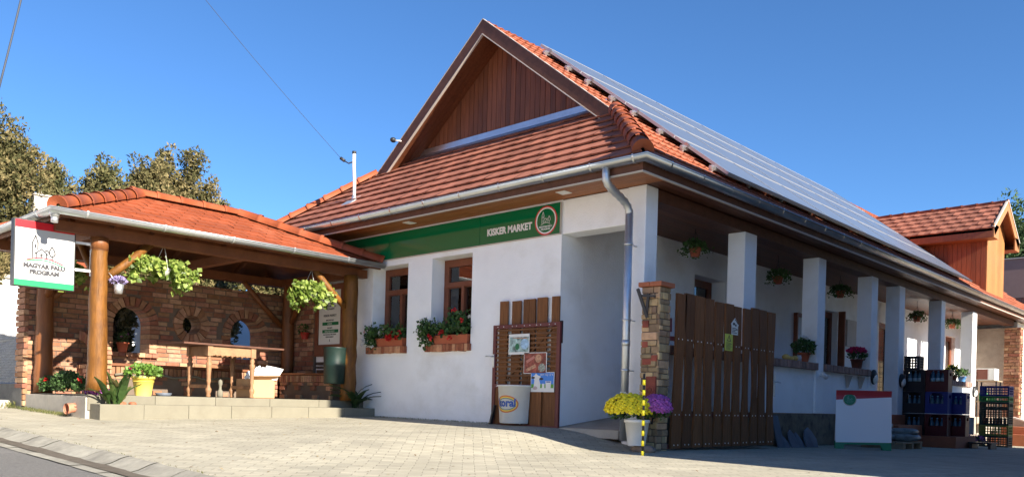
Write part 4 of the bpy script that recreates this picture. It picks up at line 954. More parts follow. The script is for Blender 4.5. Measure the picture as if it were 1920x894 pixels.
for i in range(240): mb.leaf((random.uniform(-5.9, -5.3), random.uniform(-4.22, -3.95), random.uniform(.49, .55)), .04, (random.gauss(0, 1), random.gauss(0, 1), .8), w=.7)
tag(recenter(mb.build('bedding_plants', fl_purple)), 'flat purple flowered bedding plants around the base of the front log post', 'bedding plants')
mb = MB(); mb.lathe((-5.6, -3.26, TZ), [(.09, 0), (.11, .045), (.10, .045), (.085, .01), (0, .01)], 18)
tag(recenter(mb.build('plant_saucer', slate)), 'flat grey blue saucer on the terrace right of the yellow bucket', 'saucer')
AP = thing('broadleaf_plant', 'dark green broad leaved plant in the corner of the step and white wall', 'plant', (-5.28, -.3, .385))
mb = MB()
for i in range(22):
    a = random.uniform(0, 6.28); b = Vector((-5.28+random.uniform(-.04, .04), -.28+random.uniform(-.05, .05), .385)); lean = random.uniform(.1, .9); L = random.uniform(.25, .52)
    d = Vector((math.cos(a)*lean, math.sin(a)*lean, 1)).normalized(); s_ = Vector((-math.sin(a), math.cos(a), 0)); r = random.random(); w = random.uniform(.035, .055); pr = None
    for k in range(7):
        t = k/6; c = b+d*L*t+Vector((math.cos(a), math.sin(a), -.5))*(.2*t**3); ww = w*math.sin(math.pi*min(1, t*.85+.12)) if t > .25 else w*.2; cur = (c-s_*ww, c+Vector((0, 0, -.012)), c+s_*ww)
        if pr: mb.poly([pr[0], pr[1], cur[1], cur[0]], r, True); mb.poly([pr[1], pr[2], cur[2], cur[1]], r, True)
        pr = cur
mb.build('leaves', leaf_dark, AP)
# pot on arch sill and lavender can on the post
T = thing('sill_pot', 'terracotta pot with thin flowering plant on the left arch sill', 'flower pot', (-7.70, -3.0, 1.165))
mb = MB(); pot(mb, (-7.70, -2.98, 1.165), .06, .085, .15); mb.build('pot', pot_terra, T)
mb = MB(); bush(mb, (-7.70, -2.98, 1.40), .06, .08, .10, 70, .045, .5, -1, .1, 1); mb.build('foliage', leaf_ger, T)
mb = MB(); [flowerball(mb, (-7.66, -2.95+random.uniform(-.08, .08), 1.45+random.uniform(-.05, .08)), .03, 8) for _ in range(2)]; mb.build('flowers', fl_purple, T)
T = thing('lavender_can', 'small metal can of lavender hanging on the front log post', 'flower pot', (-5.36, -4.02, 1.80))
mb = MB(); mb.lathe((-5.33, -4.0, 1.80), [(.045, 0), (.062, .12), (.055, .12), (.04, .01)], 16); mb.build('can', zinc_dull, T)
mb = MB(); mb.tube([(-5.33, -4.05, 1.92), (-5.36, -4.08, 2.02), (-5.38, -4.11, 2.06)], .006, 6); mb.build('hook', zinc_dull, T)
mb = MB(); bush(mb, (-5.33, -4.0, 1.95), .09, .10, .06, 260, .03, .6, -.3); mb.build('flowers', fl_lav, T)
# hanging vines
def vine(lab, c, w, h, n):
    T = thing('hanging_vine', lab, 'hanging plant', (c[0], c[1], c[2]-h), 'trailing plants hung under the pavilion eave')
    mb = MB(); mb.lathe((c[0], c[1], c[2]-.19), [(.06, 0), (.10, .08), (.11, .09), (.09, .09), (0, .08)], 18); mb.build('pot', pot_white, T)
    mb = MB()
    for a in (0, 2.1, 4.2): mb.tube([(c[0]+.13*math.cos(a), c[1]+.13*math.sin(a), c[2]-.11), (c[0], c[1], c[2]+.22)], .003, 4)
    mb.build('cords', pot_white, T)
    mb = MB()
    st = []
    for s_ in range(26):
        a = random.uniform(0, 6.28); ln = random.uniform(.5, 1); p = Vector((c[0], c[1], c[2]-.1)); q = p+Vector((math.cos(a)*w*.35, math.sin(a)*w*ln, random.uniform(-.05, h*.45)))
        e = q+Vector((random.uniform(-.05, .05), math.sin(a)*.04, -random.uniform(.08, h*.75)))
        pts = bez(p, p.lerp(q, .6)+Vector((0, 0, .08)), q, e, 10); st.append(pts)
        for pt in pts[1:]:
            for k in range(n): mb.leaf(pt+Vector((random.gauss(0, .025), random.gauss(0, .03), random.gauss(0, .03))), random.uniform(.035, .10), (random.gauss(0, .5)+.3, random.gauss(0, .7), -.6+random.gauss(0, .4)), (1, random.gauss(0, .5), random.gauss(0, .6)+.4), .95)
    mb.build('foliage', leaf_vine, T)
    mb = MB(); [mb.tube(pts, .003, 4) for pts in st[:14]]; mb.build('stems', leaf_ger, T)
vine('trailing lime green vine in a white pot hanging right of the front log post', (-5.5, -3.35, 2.32), .42, .30, 5)
vine('trailing lime green vine in a white pot hanging beside the right pavilion post', (-5.5, -1.02, 2.30), .42, .32, 5)
vine('shaded trailing vine in a white pot behind the square hanging sign', (-6.6, -4.25, 2.28), .28, .28, 3)
# waste bin, poster, shelf, red pot
T = thing('waste_bin', 'dark green metal waste bin hung on the right pavilion post', 'waste bin', (-5.45, -.58, .76))
mb = MB(); mb.lathe((-5.45, -.58, .76), [(.155, 0), (.165, .01), (.172, .28), (.178, .30), (.172, .32), (.18, .56), (.188, .575), (.178, .58), (.165, .05), (0, .03)], 26); mb.build('drum', green_bin_m, T)
mb = MB(); mb.box(-5.42, -5.38, -.46, -.42, 1.1, 1.36); mb.build('bracket', dark_metal, T)
T = thing('framed_poster', 'white notice poster in a brown wooden frame on the wall behind the waste bin', 'poster', (-6.4, -.05, 1.33))
fQ = Fr((-6.40, -.0, 0), (1, 0, 0), (0, 0, 1)); 
mb = MB(); plate(mb, rect(-.42, .42, 1.25, 2.48), [rect(-.33, .33, 1.45, 2.38)], Fr((-6.40, -.06, 0), (1, 0, 0), (0, 0, 1)), .055); mb.build('frame', wood_win, T)
mb = MB(); mb.box(-6.73, -6.07, -.035, -.01, 1.45, 2.38); mb.build('sheet', sign_white, T)
fQ = Fr((-6.40, -.036, 0), (1, 0, 0), (0, 0, 1))
mb = MB(); village(mb, fQ, 0, 2.22, .16, .006); text(mb, 'MAGYAR FALU', .05, fQ, 0, 2.09); text(mb, 'PROGRAM', .05, fQ, 0, 2.045)
text(mb, 'KISKER MARKET', .052, fQ, 0, 1.93); text(mb, 'MAGYAR FALU', .034, fQ, 0, 1.855); text(mb, 'PROGRAM', .03, fQ, 0, 1.725)
text(mb, 'MAGYAR FALU PROGRAM', .032, fQ, 0, 1.61); text(mb, 'KISKER MARKET', .032, fQ, 0, 1.57); mb.prism([fQ.p(-.006, 1.5), fQ.p(.006, 1.5), fQ.p(.006, 1.54), fQ.p(-.006, 1.54)], fQ.n*.002); mb.build('lettering', ink, T)
mb = MB()
for z in (1.80, 1.67): mb.prism([fQ.p(-.22, z-.02), fQ.p(.25, z-.02), fQ.p(.25, z+.035), fQ.p(-.22, z+.035)], fQ.n*.002)
mb.build('green_bars', ink_green, T)
mb = MB(); fQ2 = Fr((-6.40, -.039, 0), (1, 0, 0), (0, 0, 1)); text(mb, 'KISKER', .042, fQ2, 0, 1.79); text(mb, 'MAGYAR FALU', .042, fQ2, 0, 1.66); mb.build('bar_lettering', sign_white, T)
mb = MB(); mb.box(-6.35, -6.02, -.32, -.08, .95, 1.0); mb.box(-6.33, -6.0, -.34, -.06, 1.02, 1.06); mb.box(-6.35, -6.04, -.33, -.08, 1.08, 1.13)
tag(recenter(mb.build('crate_stack', crate_dark)), 'stack of flat dark trays on the bench beside the green waste bin', 'trays')
T = thing('red_pot', 'small red pot of leaves hanging on the shaded brick return wall', 'flower pot', (-6.95, -.12, 1.55))
mb = MB(); pot(mb, (-7.0, -.14, 1.55), .05, .075, .12); mb.build('pot', mat('pot_red', (.35, .03, .02), .5), T)
mb = MB(); bush(mb, (-7.0, -.16, 1.72), .1, .1, .09, 120, .04, .8); mb.build('foliage', leaf_ger, T)
# ---- square sign "MAGYAR FALU PROGRAM"
SG = thing('hanging_sign', 'square illuminated style sign reading MAGYAR FALU PROGRAM at the pavilion corner', 'sign', (-5.45, -4.83, 1.78))
mb = MB(); mb.box(-5.56, -5.45, -5.18, -4.49, 1.78, 2.585); mb.build('case', dark_metal, SG, bevel=.004)
fG = Fr((-5.448, -4.835, 2.18), (0, 1, 0), (0, 0, 1))
mb = MB(); mb.prism([fG.p(-.33, -.32), fG.p(.33, -.32), fG.p(.33, .30), fG.p(-.33, .30)], fG.n*.004); mb.build('white_panel', mat('sign_panel', (.50, .50, .49), .35), SG)
mb = MB(); mb.prism([fG.p(-.33, .301), fG.p(.33, .301), fG.p(.33, .39), fG.p(-.33, .39)], fG.n*.004); mb.build('red_band', sign_red, SG)
mb = MB(); mb.prism([fG.p(-.33, -.39), fG.p(.33, -.39), fG.p(.33, -.321), fG.p(-.33, -.321)], fG.n*.004); mb.build('green_band', sign_grn2, SG)
fG2 = Fr((-5.443, -4.835, 2.18), (0, 1, 0), (0, 0, 1))
mb = MB(); village(mb, fG2, -.03, .09, .27, .0135); text(mb, 'MAGYAR FALU', .070, fG2, -.005, -.165, bold=.0045, sx=1.0); text(mb, 'PROGRAM', .070, fG2, -.005, -.24, bold=.0045); mb.build('lettering', ink, SG)
mb = MB(); line2(mb, [(-.2+.04*i, -.075+.045*math.sin(math.pi*i/10)-.002*i) for i in range(11)], .012, fG2); mb.build('red_arc', sign_red, SG)
mb = MB(); line2(mb, [(-.22+.044*i, -.095+.045*math.sin(math.pi*i/10)-.003*i) for i in range(11)], .012, fG2); mb.build('green_arc', sign_grn2, SG)
mb = MB(); mb.beam((-5.5, -4.49, 2.40), (-5.47, -4.28, 2.40), .03, .03); mb.beam((-5.5, -4.49, 2.06), (-5.47, -4.28, 2.06), .03, .03); mb.box(-5.5, -5.44, -4.30, -4.285, 2.0, 2.48); mb.build('mounting_arms', steel_white, SG)
# ------------------------------------------------------------------ shop sign band
SB = thing('shop_sign', 'glossy green sign band reading KISKER MARKET above the front windows', 'sign', (-4, -.02, 2.755))
for a, b in ((-6.6, -4.84), (-4.835, -2.80), (-2.795, -1.315)):
    mb = MB(); mb.box(a, b, -.028, -.003, 2.762, 3.165); mb.build('green_panel', sign_green, SB, bevel=.002)
mb = MB(); mb.box(-6.6, -1.312, -.031, -.003, 2.75, 2.760); mb.box(-1.312, -1.304, -.031, -.003, 2.75, 3.165); mb.build('edge_trim', trim_w, SB)
fK = Fr((0, -.029, 0), (1, 0, 0), (0, 0, 1))
mb = MB(); text(mb, 'KISKER MARKET', .130, fK, -2.225, 2.875, bold=.0055, sx=.90)
village(mb, fK, -1.56, 3.0, .155, .006); line2(mb, [(-1.64+.016*i, 2.905+.022*math.sin(math.pi*i/10)) for i in range(11)], .006, fK); text(mb, 'MAGYAR FALU', .034, fK, -1.56, 2.865, bold=.001); text(mb, 'PROGRAM', .034, fK, -1.56, 2.832, bold=.001)
mb.build('white_lettering', sign_white, SB)
mb = MB(); plate(mb, circ(-1.555, 2.955, .192, 40), [circ(-1.555, 2.955, .176, 40)], Fr((0, -.031, 0), (1, 0, 0), (0, 0, 1)), .003); mb.build('red_ring', sign_red, SB)
mb = MB(); plate(mb, circ(-1.555, 2.955, .1755, 40), [circ(-1.555, 2.955, .157, 40)], Fr((0, -.031, 0), (1, 0, 0), (0, 0, 1)), .003); mb.build('white_ring', sign_white, SB)
# ------------------------------------------------------------------ window boxes
def geranium(mb, c, rx, ry, rz, n):
    for i in range(n):
        p = Vector(c)+Vector((random.uniform(-1, 1)*rx, random.gauss(0, .5)*ry, random.gauss(0, .5)*rz))
        d = Vector((random.gauss(0, 1), -abs(random.gauss(0, .8)), random.gauss(.4, .6)))
        mb.leaf(p, random.uniform(.035, .06), d, (random.gauss(0, .5), -1, random.gauss(.5, .5)), 1.1)
def flowers(mb, pts, s=.03, n=12):
    for p in pts:
        for i in range(n): mb.leaf(Vector(p)+Vector((random.gauss(0, 1), random.gauss(0, 1), random.gauss(0, 1))).normalized()*s*.55, s*.75, w=1.1)
for (a, b, lab, cols) in ((-5.30, -4.42, 'brown window box with white and red geraniums under the left window', 'wr'), (-3.92, -2.96, 'brown window box of dark leaved red geraniums under the right window', 'r')):
    T = thing('window_box', lab, 'window box', ((a+b)/2, .04, 1.372))
    mb = MB(); mb.hexa([(a+.22, -.03, 1.375), (b-.04, -.03, 1.375), (b-.04, .11, 1.375), (a+.22, .11, 1.375), (a+.20, -.05, 1.50), (b-.02, -.05, 1.50), (b-.02, .13, 1.50), (a+.20, .13, 1.50)]); mb.box(a+.19, b-.01, -.06, .14, 1.49, 1.505); mb.build('trough', pot_terra, T)
    mb = MB()
    w = (b-a)/2; cx = (a+b)/2
    geranium(mb, (cx, -.02, 1.60), w*1.02, .14, .11, 560); geranium(mb, (a+.12, -.06, 1.50), .12, .10, .16, 240)
    if cols == 'r': geranium(mb, (b-.22, -.03, 1.72), .17, .1, .12, 260); geranium(mb, (a+.0, -.04, 1.62), .12, .1, .14, 160)
    mb.build('foliage', leaf_ger, T)
    mb = MB()
    if cols == 'wr':
        flowers(mb, [(a+.05+random.uniform(-.1, .14), -.14+random.uniform(-.04, .04), 1.40+random.uniform(-.03, .12)) for _ in range(7)]+[(a+.35, -.1, 1.58), (a+.4, -.06, 1.66)], .045); mb.build('white_flowers', fl_white, T)
        mb = MB(); flowers(mb, [(cx+.12+random.uniform(-.06, .3), -.1, 1.50+random.uniform(-.03, .09)) for _ in range(9)], .05, 16)
        flowers(mb, [(a-.05, -.1, 1.62)], .025, 8)
    else: flowers(mb, [(a+.22, -.14, 1.50), (a+.25, -.16, 1.46), (a+.48, -.12, 1.55), (a+.45, -.12, 1.53), (b-.27, -.08, 1.86), (b-.32, -.12, 1.45), (b-.1, -.1, 1.7)], .045, 16)
    mb.build('red_flowers', fl_red, T)
# ------------------------------------------------------------------ gate pillar
GP = thing('gate_pillar', 'mixed stone and brick gate pillar with terracotta cap at the porch corner', 'pillar', (.27, -.14, 0))
x0, x1, y0, y1 = .155, .385, -.24, -.03
mb = MB(); mb.box(x0, x1, y0, y1, -.1, 1.92); mb.build('mortar', mortar, GP)
def stones(mb, f, z0, z1):
    z = z0
    while z < z1-.02:
        h = min(random.uniform(.055, .10), z1-z); a0, a1 = (x0, x1) if f == 'S' else (y0, y1); a = a0-.01
        while a < a1:
            w = random.choice((.07, .11, .16, .22)); s0 = max(a, a0-.012); s1 = min(a+w, a1+.012)
            if s1-s0 > .03:
                if f == 'S' and not (.56 < z+h/2 < .89 and (s0+s1)/2 > .235): mb.box(s0+.004, s1-.004, y0-random.uniform(.006, .02), y0+.02, z+.005, z+h-.004)
                if f == 'E': mb.box(x1-.02, x1+random.uniform(.006, .02), s0+.004, s1-.004, z+.005, z+h-.004)
            a += w
        z += h
mb = MB(); stones(mb, 'S', -.03, 1.92); stones(mb, 'E', -.03, 1.92); mb.build('stonework', stone_mix, GP, bevel=.008)
mb = MB(); mb.box(.17, .25, y0-.022, y0-.0, 1.45, 1.53); mb.box(.17, .25, y0-.022, y0, 1.22, 1.29); mb.box(.18, .30, y0-.022, y0, 1.02, 1.09); mb.box(.30, .38, y0-.022, y0, 1.06, 1.13); mb.build('red_bricks', stone_red, GP, bevel=.006)
mb = MB(); mb.box(x0-.04, .27, y0-.045, y1+.04, 1.922, 1.975); mb.box(.274, x1+.045, y0-.045, y1+.04, 1.92, 1.973); mb.build('cap', terra, GP, bevel=.006)
mb = MB(); mb.box(.243, .375, y0-.03, y0-.003, .565, .885); mb.lathe((0, 0, 0), [(0, 0)], 3) if False else None; rel = mb.build('relief_tile', stone_red, GP, bevel=.004)
mb = MB(); fr = Fr((.309, y0-.03, .725), (1, 0, 0), (0, 0, 1)); plate(mb, circ(0, 0, .05), [circ(0, 0, .040)], Fr(fr.p(0, 0, .008), fr.x, fr.y), .008); mb.ball(fr.p(0, .0, 0), .022, .012, .028); mb.build('relief', stone_red, rel)
mb = MB(); mb.beam((.12, -.30, 1.90), (.255, -.29, 1.56), .02, .035); mb.beam((.24, -.285, 1.58), (.26, -.285, 1.84), .02, .03); mb.beam((.15, -.29, 1.82), (.35, -.28, 1.80), .02, .025); mb.build('iron_bracket', dark_metal, GP)
mb = MB(); mb.tube([(.36, -.24, .42), (.37, -.30, .40), (.36, -.30, .34)], .012, 6); mb.build('hook', dark_metal, GP)
# ------------------------------------------------------------------ large wooden gate leaf (open, along the porch)
LG = thing('driveway_gate', 'tall brown wooden gate leaf of wavy boards standing open along the porch', 'gate', (.33, 1.45, .02))
tops = [(.18, .39, 1.89), (.37, .59, 1.91), (.60, .81, 1.905), (.82, 1.04, 1.90), (1.10, 1.30, 1.885), (1.34, 1.55, 1.89), (1.57, 1.76, 1.875), (1.83, 2.02, 1.875), (2.07, 2.27, 1.905), (2.27, 2.48, 1.90), (2.52, 2.75, 1.895)]
for i, (a, b, zt) in enumerate(tops):
    ba = .115+.245*i; bb = ba+.218; K = 14; L1 = []; L2 = []; ph = random.uniform(0, 6); am = random.uniform(.008, .02)
    for k in range(K+1):
        t = k/K; z = .05+(zt-.05)*t; wv = am*math.sin(ph+t*6)
        nar = (.046 if i % 3 else .024)*math.sin(math.pi*min(1, t*1.15))**2
        L1.append((ba*(1-t)+a*t+wv*.7+nar, z)); L2.append((bb*(1-t)+b*t+wv*.5-nar, z))
    mb = MB(); ring_ = L1+L2[::-1]; ring_ = ring_[::-1]
    n = len(mb.v); K1 = K+1; r = random.random()
    for xx in (.36, .332):
        for k in range(K1): mb.v.append((xx, L1[k][0], L1[k][1])); mb.v.append((xx, L2[k][0], L2[k][1]))
    o2 = 2*K1
    for k in range(K):
        q = n+2*k; mb.face((q, q+1, q+3, q+2), r); mb.face((q+o2, q+2+o2, q+3+o2, q+1+o2), r); mb.face((q, q+2, q+2+o2, q+o2), r*.6); mb.face((q+1, q+1+o2, q+3+o2, q+3), r*.6)
    mb.face((n, n+o2, n+o2+1, n+1), r); q = n+2*K; mb.face((q, q+1, q+1+o2, q+o2), r)
    bd = mb.build('board', wood_gate, LG)
    mb = MB()
    for zz in (1.35, .45, .09):
        for dd in (.3, .7): t = (zz-.05)/(zt-.05); c = (ba*(1-t)+a*t)*(1-dd)+(bb*(1-t)+b*t)*dd; mb.lathe((.36, c, zz), [(0, 0)], 4) if False else mb.ball((.361, c, zz), .004, .009, .009, 8, 4)
    mb.build('bolts', steel_white, bd)
mb = MB()
for z in (.07, .45, 1.35): mb.box(.29, .33, .02, 2.80, z-.025, z+.025)
mb.box(.29, .33, .02, .06, .07, 1.35); mb.box(.29, .33, 2.76, 2.80, .07, 1.35); mb.build('steel_frame', red_metal, LG)
mb = MB(); mb.box(.362, .37, 2.73, 2.78, .72, 1.05); mb.tube([(.37, 2.755, .93), (.42, 2.755, .93), (.42, 2.84, .92)], .009, 8); mb.build('lock', zinc_dull, LG)
mb = MB()
for z in (1.5, .5): mb.box(.3, .37, -.03, .06, z-.08, z+.08); mb.tube([(.33, .0, z-.1), (.33, .0, z+.1)], .016, 8)
mb.build('hinge', red_metal, LG)
T = thing('warning_sign', 'yellow warning notice with black triangle fixed to the wavy wooden gate', 'sign', (.372, 1.42, 1.29))
fW_ = Fr((.368, 1.425, 1.392), (0, 1, 0), (0, 0, 1))
mb = MB(); mb.box(.363, .368, 1.325, 1.525, 1.285, 1.50); mb.build('plate', warn_yellow, T)
mb = MB(); plate(mb, [(-.055, .015), (.055, .015), (0, .10)], [[(-.04, .024), (.04, .024), (0, .085)]], Fr(fW_.p(0, 0, .002), fW_.x, fW_.y), .002); mb.prism([fW_.p(-.005, .04), fW_.p(.006, .04), fW_.p(.002, .068), fW_.p(-.001, .068)], fW_.n*.002)
for i in range(6): zz = -.005-.016*i; line2(mb, [(-.07, zz), (-.07+random.uniform(.10, .145), zz)], .006, fW_)
mb.build('symbols', ink, T)
T = thing('house_notice', 'white house shaped notice with black marks above the yellow warning plate', 'sign', (.372, 1.57, 1.50))
fh = Fr((.366, 1.57, 1.61), (0, 1, 0), (0, 0, 1))
mb = MB(); mb.prism([fh.p(-.085, -.11), fh.p(.085, -.11), fh.p(.085, .0), fh.p(.10, .03), fh.p(0, .11), fh.p(-.10, .03), fh.p(-.085, 0)], fh.n*.004); mb.build('plate', sign_white, T)
fh = Fr((.371, 1.57, 1.61), (0, 1, 0), (0, 0, 1)); mb = MB(); mb.ball(fh.p(-.03, .03), .002, .03, .018); mb.ball(fh.p(.02, .015), .002, .022, .014); line2(mb, [(-.0, .09), (.08, .035)], .012, fh)
for i in range(4): line2(mb, [(-.07, -.025-.02*i), (random.uniform(-.02, .06), -.025-.02*i)], .008, fh)
mb.prism([fh.p(.02, -.03), fh.p(.07, -.05), fh.p(.06, -.03)], fh.n*.002); mb.build('marks', ink, T)
# ------------------------------------------------------------------ small garden gate against the facade
SGt = thing('garden_gate', 'small slatted wooden gate leaf in a maroon metal frame against the white facade', 'gate', (-1.81, -.06, .21))
a, b = -2.42, -1.215
mb = MB(); plate(mb, rect(a, b, .21, 1.60), [rect(a+.055, b-.055, .79, 1.55), rect(a+.055, b-.055, .25, .735)], Fr((0, -.085, 0), (1, 0, 0), (0, 0, 1)), .035); mb.build('metal_frame', red_metal, SGt)
for (p0, p1, zt) in ((-2.34, -2.19, 1.93), (-2.11, -1.95, 1.925), (-1.90, -1.80, 1.93), (-1.795, -1.69, 1.93), (-1.655, -1.48, 1.935), (-1.40, -1.27, 1.94)):
    mb = MB(); mb.box(p0, p1, -.048, -.022, .23, zt+random.uniform(-.005, .005)); mb.build('board', wood_gate, SGt, bevel=.003)
for (p0, p1) in ((-2.36, -2.12), (-1.72, -1.52), (-1.47, -1.28)):
    mb = MB(); mb.box(p0, p1, -.075, -.05, .24, .75); mb.build('lower_board', wood_gate, SGt)
for i in range(12):
    z = .83+.062*i; mb = MB(); mb.box(a+.058, b-.058, -.078, -.055, z, z+.026); mb.build('slat', wood_slat, SGt)
mb = MB(); mb.beam((-2.2, -.052, .82), (-1.35, -.052, 1.53), .012, .03, up=(0, 1, 0)); mb.build('diagonal', wood_slat, SGt)
mb = MB()
for xx in (-2.33, -2.22, -2.06, -1.98, -1.84, -1.74, -1.62, -1.55, -1.40, -1.30):
    for z in (1.575, .762): mb.ball((xx, -.087, z), .008, .004, .008, 6, 4)
mb.build('bolts', steel_white, SGt)
mb = MB(); mb.tube([(-2.395, -.09, 1.17), (-2.395, -.14, 1.17), (-2.50, -.14, 1.175)], .010, 8); mb.box(-2.41, -2.38, -.10, -.085, 1.02, 1.2); mb.build('handle', zinc_dull, SGt)
mb = MB(); mb.beam((-2.40, -.12, .21), (-2.32, -.12, .50), .04, .03); mb.build('gate_stop', dark_metal, SGt)
def poster(lab, x0, x1, z0, z1, base, fills):
    T = thing('poster', lab, 'poster', ((x0+x1)/2, -.095, z0))
    mb = MB(); mb.box(x0, x1, -.094, -.090, z0, z1); mb.build('sheet', base, T)
    for i, (nm, mt_, pts) in enumerate(fills):
        mb = MB(); w = x1-x0; h = z1-z0; mb.prism([(x0+p*w, -.0945-.0006*(i+1), z0+q*h) for p, q in pts][::-1], (0, .0005, 0)); mb.build(nm, mt_, T)
    return T
def oval(a, b, rx, ry, n=14): return [(a+rx*math.cos(6.283*i/n), b+ry*math.sin(6.283*i/n)) for i in range(n)]
pic1 = mat('picture_pale', (.30, .45, .42), .5, noise=1.2, nscale=16, col2=(.5, .6, .62)); meat = mat('picture_meat', (.30, .07, .05), .5, noise=.9, nscale=22); sky_p = mat('picture_sky', (.04, .22, .68), .4)
gr_p = mat('picture_grass', (.10, .34, .05), .4); tan_p = mat('picture_tan', (.55, .30, .18), .5, noise=.6, nscale=30)
poster('pale landscape photo sheet in a clear sleeve, uppermost on the small gate', -2.11, -1.735, 1.19, 1.465, sign_white, [('picture', pic1, [(.04, .12), (.97, .12), (.97, .86), (.04, .86)]), ('dark_shape', ink_green, oval(.42, .38, .10, .16)), ('blue_shape', mat('picture_blue', (.35, .55, .75), .4, noise=.5, nscale=30), oval(.78, .5, .2, .26)), ('brown_line', tan_p, [(.2, .8), (.9, .76), (.9, .80), (.2, .84)])])
poster('brown sausage and meat picture, middle of the three sheets on the small gate', -1.825, -1.42, .93, 1.21, sign_white, [('picture', meat, [(.02, .03), (.97, .03), (.97, .97), (.02, .97)]), ('sausage', tan_p, [(.15, .1), (.55, .3), (.5, .45), (.1, .22)]), ('ham', tan_p, oval(.64, .72, .14, .2)), ('sausage', mat('picture_pink', (.5, .2, .16), .5), [(.15, .5), (.5, .75), (.45, .85), (.1, .62)]), ('garlic', mat('picture_grey', (.35, .38, .33), .5, noise=1, nscale=40), oval(.8, .28, .15, .2))])
T = poster('white cow on blue sky advertising milk, lowest sheet on the small gate', -1.69, -1.285, .69, .95, sign_white, [('blue_sky', sky_p, [(.02, .38), (.98, .38), (.98, .97), (.02, .97)]), ('meadow', gr_p, [(.02, .2), (.98, .2), (.98, .40), (.02, .40)]), ('cow_head', sign_white, [(.12, .1), (.40, .1), (.42, .4), (.36, .62), (.44, .78), (.3, .84), (.22, .95), (.17, .84), (.08, .78), (.16, .6)]), ('ear', ink, oval(.1, .72, .08, .06)), ('ear', ink, oval(.46, .66, .09, .06)), ('muzzle', mat('picture_pinkgrey', (.5, .4, .4), .5), oval(.2, .2, .1, .09)), ('carton', sign_white, [(.66, .12), (.86, .12), (.88, .55), (.64, .55)]), ('glass_of_milk', sign_white, [(.5, .14), (.6, .14), (.6, .42), (.5, .42)]), ('carton_label', blue_ink, [(.68, .48), (.85, .48), (.85, .53), (.68, .53)])])
mb = MB(); fT = Fr((0, -.1005, 0), (1, 0, 0), (0, 0, 1)); text(mb, 'UHT TEJ 1,5 %', .036, fT, -1.41, .905, ext=.0005); mb.build('lettering', sign_white, T)
# wall mounted bin "koral"
KB = thing('wall_bin', 'half round white plastic bin with oval koral logo hung on the small gate', 'waste bin', (-1.95, -.1, .26))
cx, yb = -1.95, -.092
mb = MB(); mb.lathe((cx, yb, .262), [(.0, 0), (.215, .0), (.225, .012), (.255, .49), (.272, .492), (.274, .512), (.25, .512), (.243, .49), (.21, .03), (0, .03)], 30, a0=math.pi, a1=2*math.pi, sy=.92)
mb.poly([(cx-.215, yb, .262), (cx-.255, yb, .755), (cx+.255, yb, .755), (cx+.215, yb, .262)]); mb.box(cx-.268, cx+.268, yb-.012, yb, .752, .774); mb.build('bin_body', pot_white, KB)
def cyl(a, z, off): rr_ = .225+.03*(z-.262)/.49+off; t = a/.24; return (cx+rr_*math.sin(t), yb-rr_*.92*math.cos(t), z)
def on_cyl(mb, outline, holes, off, r=.5):
    m2 = MB(); plate(m2, outline, holes, Fr((0, 0, 0), (1, 0, 0), (0, 1, 0)), .0001)
    mb.add([cyl(v[0], v[1], off) for v in m2.v], m2.f, r)
ea, ez = .02, .52
def ell(rx, rz, n=40): return [(ea+rx*math.cos(6.2832*i/n), ez+rz*math.sin(6.2832*i/n)) for i in range(n)]
def ellring(mb, rx, rz, w, off, n=48):
    k = len(mb.v)
    for i in range(n): a_ = 6.2832*i/n; mb.v.append(cyl(ea+rx*math.cos(a_), ez+rz*math.sin(a_), off)); mb.v.append(cyl(ea+(rx-w)*math.cos(a_), ez+(rz-w)*math.sin(a_), off))
    for i in range(n): j = (i+1) % n; mb.face((k+2*i, k+2*j, k+2*j+1, k+2*i+1), .5)
for nm, mt_, rx, rz, w in (('logo_orange', orange_ink, .155, .100, .015), ('logo_yellow', yellow_ink, .140, .085, .014), ('logo_blue', mat('ink_teal', (.05, .2, .25), .5), .126, .071, .009)):
    mb = MB(); ellring(mb, rx*1.18, rz*1.15, w*1.1, .004); mb.build(nm, mt_, KB)
cu = bpy.data.curves.new('t', 'FONT'); cu.body = 'koral'; cu.size = .145; cu.align_x = 'CENTER'; cu.offset = .005; cu.resolution_u = 3; vs, fs = curve_mesh(cu)
mb = MB(); mb.add([cyl(ea+v.x, ez-.030+v.y, .005) for v in vs], fs, .5); mb.build('logo_outline', blue_ink, KB)

# ------------------------------------------------------------------ chrysanthemums, marker pole
def mums(c, rx, ry, rz, n, mt_, lab, pc, r0, r1, h, side=1):
    T = thing('chrysanthemum', lab, 'potted flowers', pc)
    mb = MB(); pot(mb, pc, r0, r1, h); mb.build('bucket', pot_white, T)
    mb = MB(); bush(mb, (c[0], c[1], c[2]-.03), rx*.85, ry*.85, rz*.9, 500, .045, .7, -.6, .3); mb.build('foliage', leaf_ger, T)
    mb = MB(); gold = math.pi*(3-5**.5)
    for i in range(n):
        z = 1-1.25*(i+.5)/n; rr_ = math.sqrt(max(0, 1-z*z)); a_ = i*gold; k = random.uniform(.9, 1.06); s_ = random.uniform(.016, .024)
        p = Vector((c[0]+rx*rr_*math.cos(a_)*k, c[1]+ry*rr_*math.sin(a_)*k, c[2]+rz*z*k)); nn = Vector((rr_*math.cos(a_), rr_*math.sin(a_), z*.8+.2)).normalized()
        mb.ball(p, s_, s_, s_*.75, 7, 4); s1 = nn.orthogonal().normalized(); s2 = nn.cross(s1)
        for q in range(7): an = 6.283*q/7+random.random(); d = (s1*math.cos(an)+s2*math.sin(an)+nn*.15); mb.leaf(p+nn*s_*.3, s_*1.35, d, nn, .7)
    mb.build('flower_heads', mt_, T); return T
mums((.22, -.56, .50), .27, .22, .17, 330, fl_yellow, 'white bucket of bright yellow chrysanthemums by the downpipe', (.33, -.55, .10), .10, .135, .29)
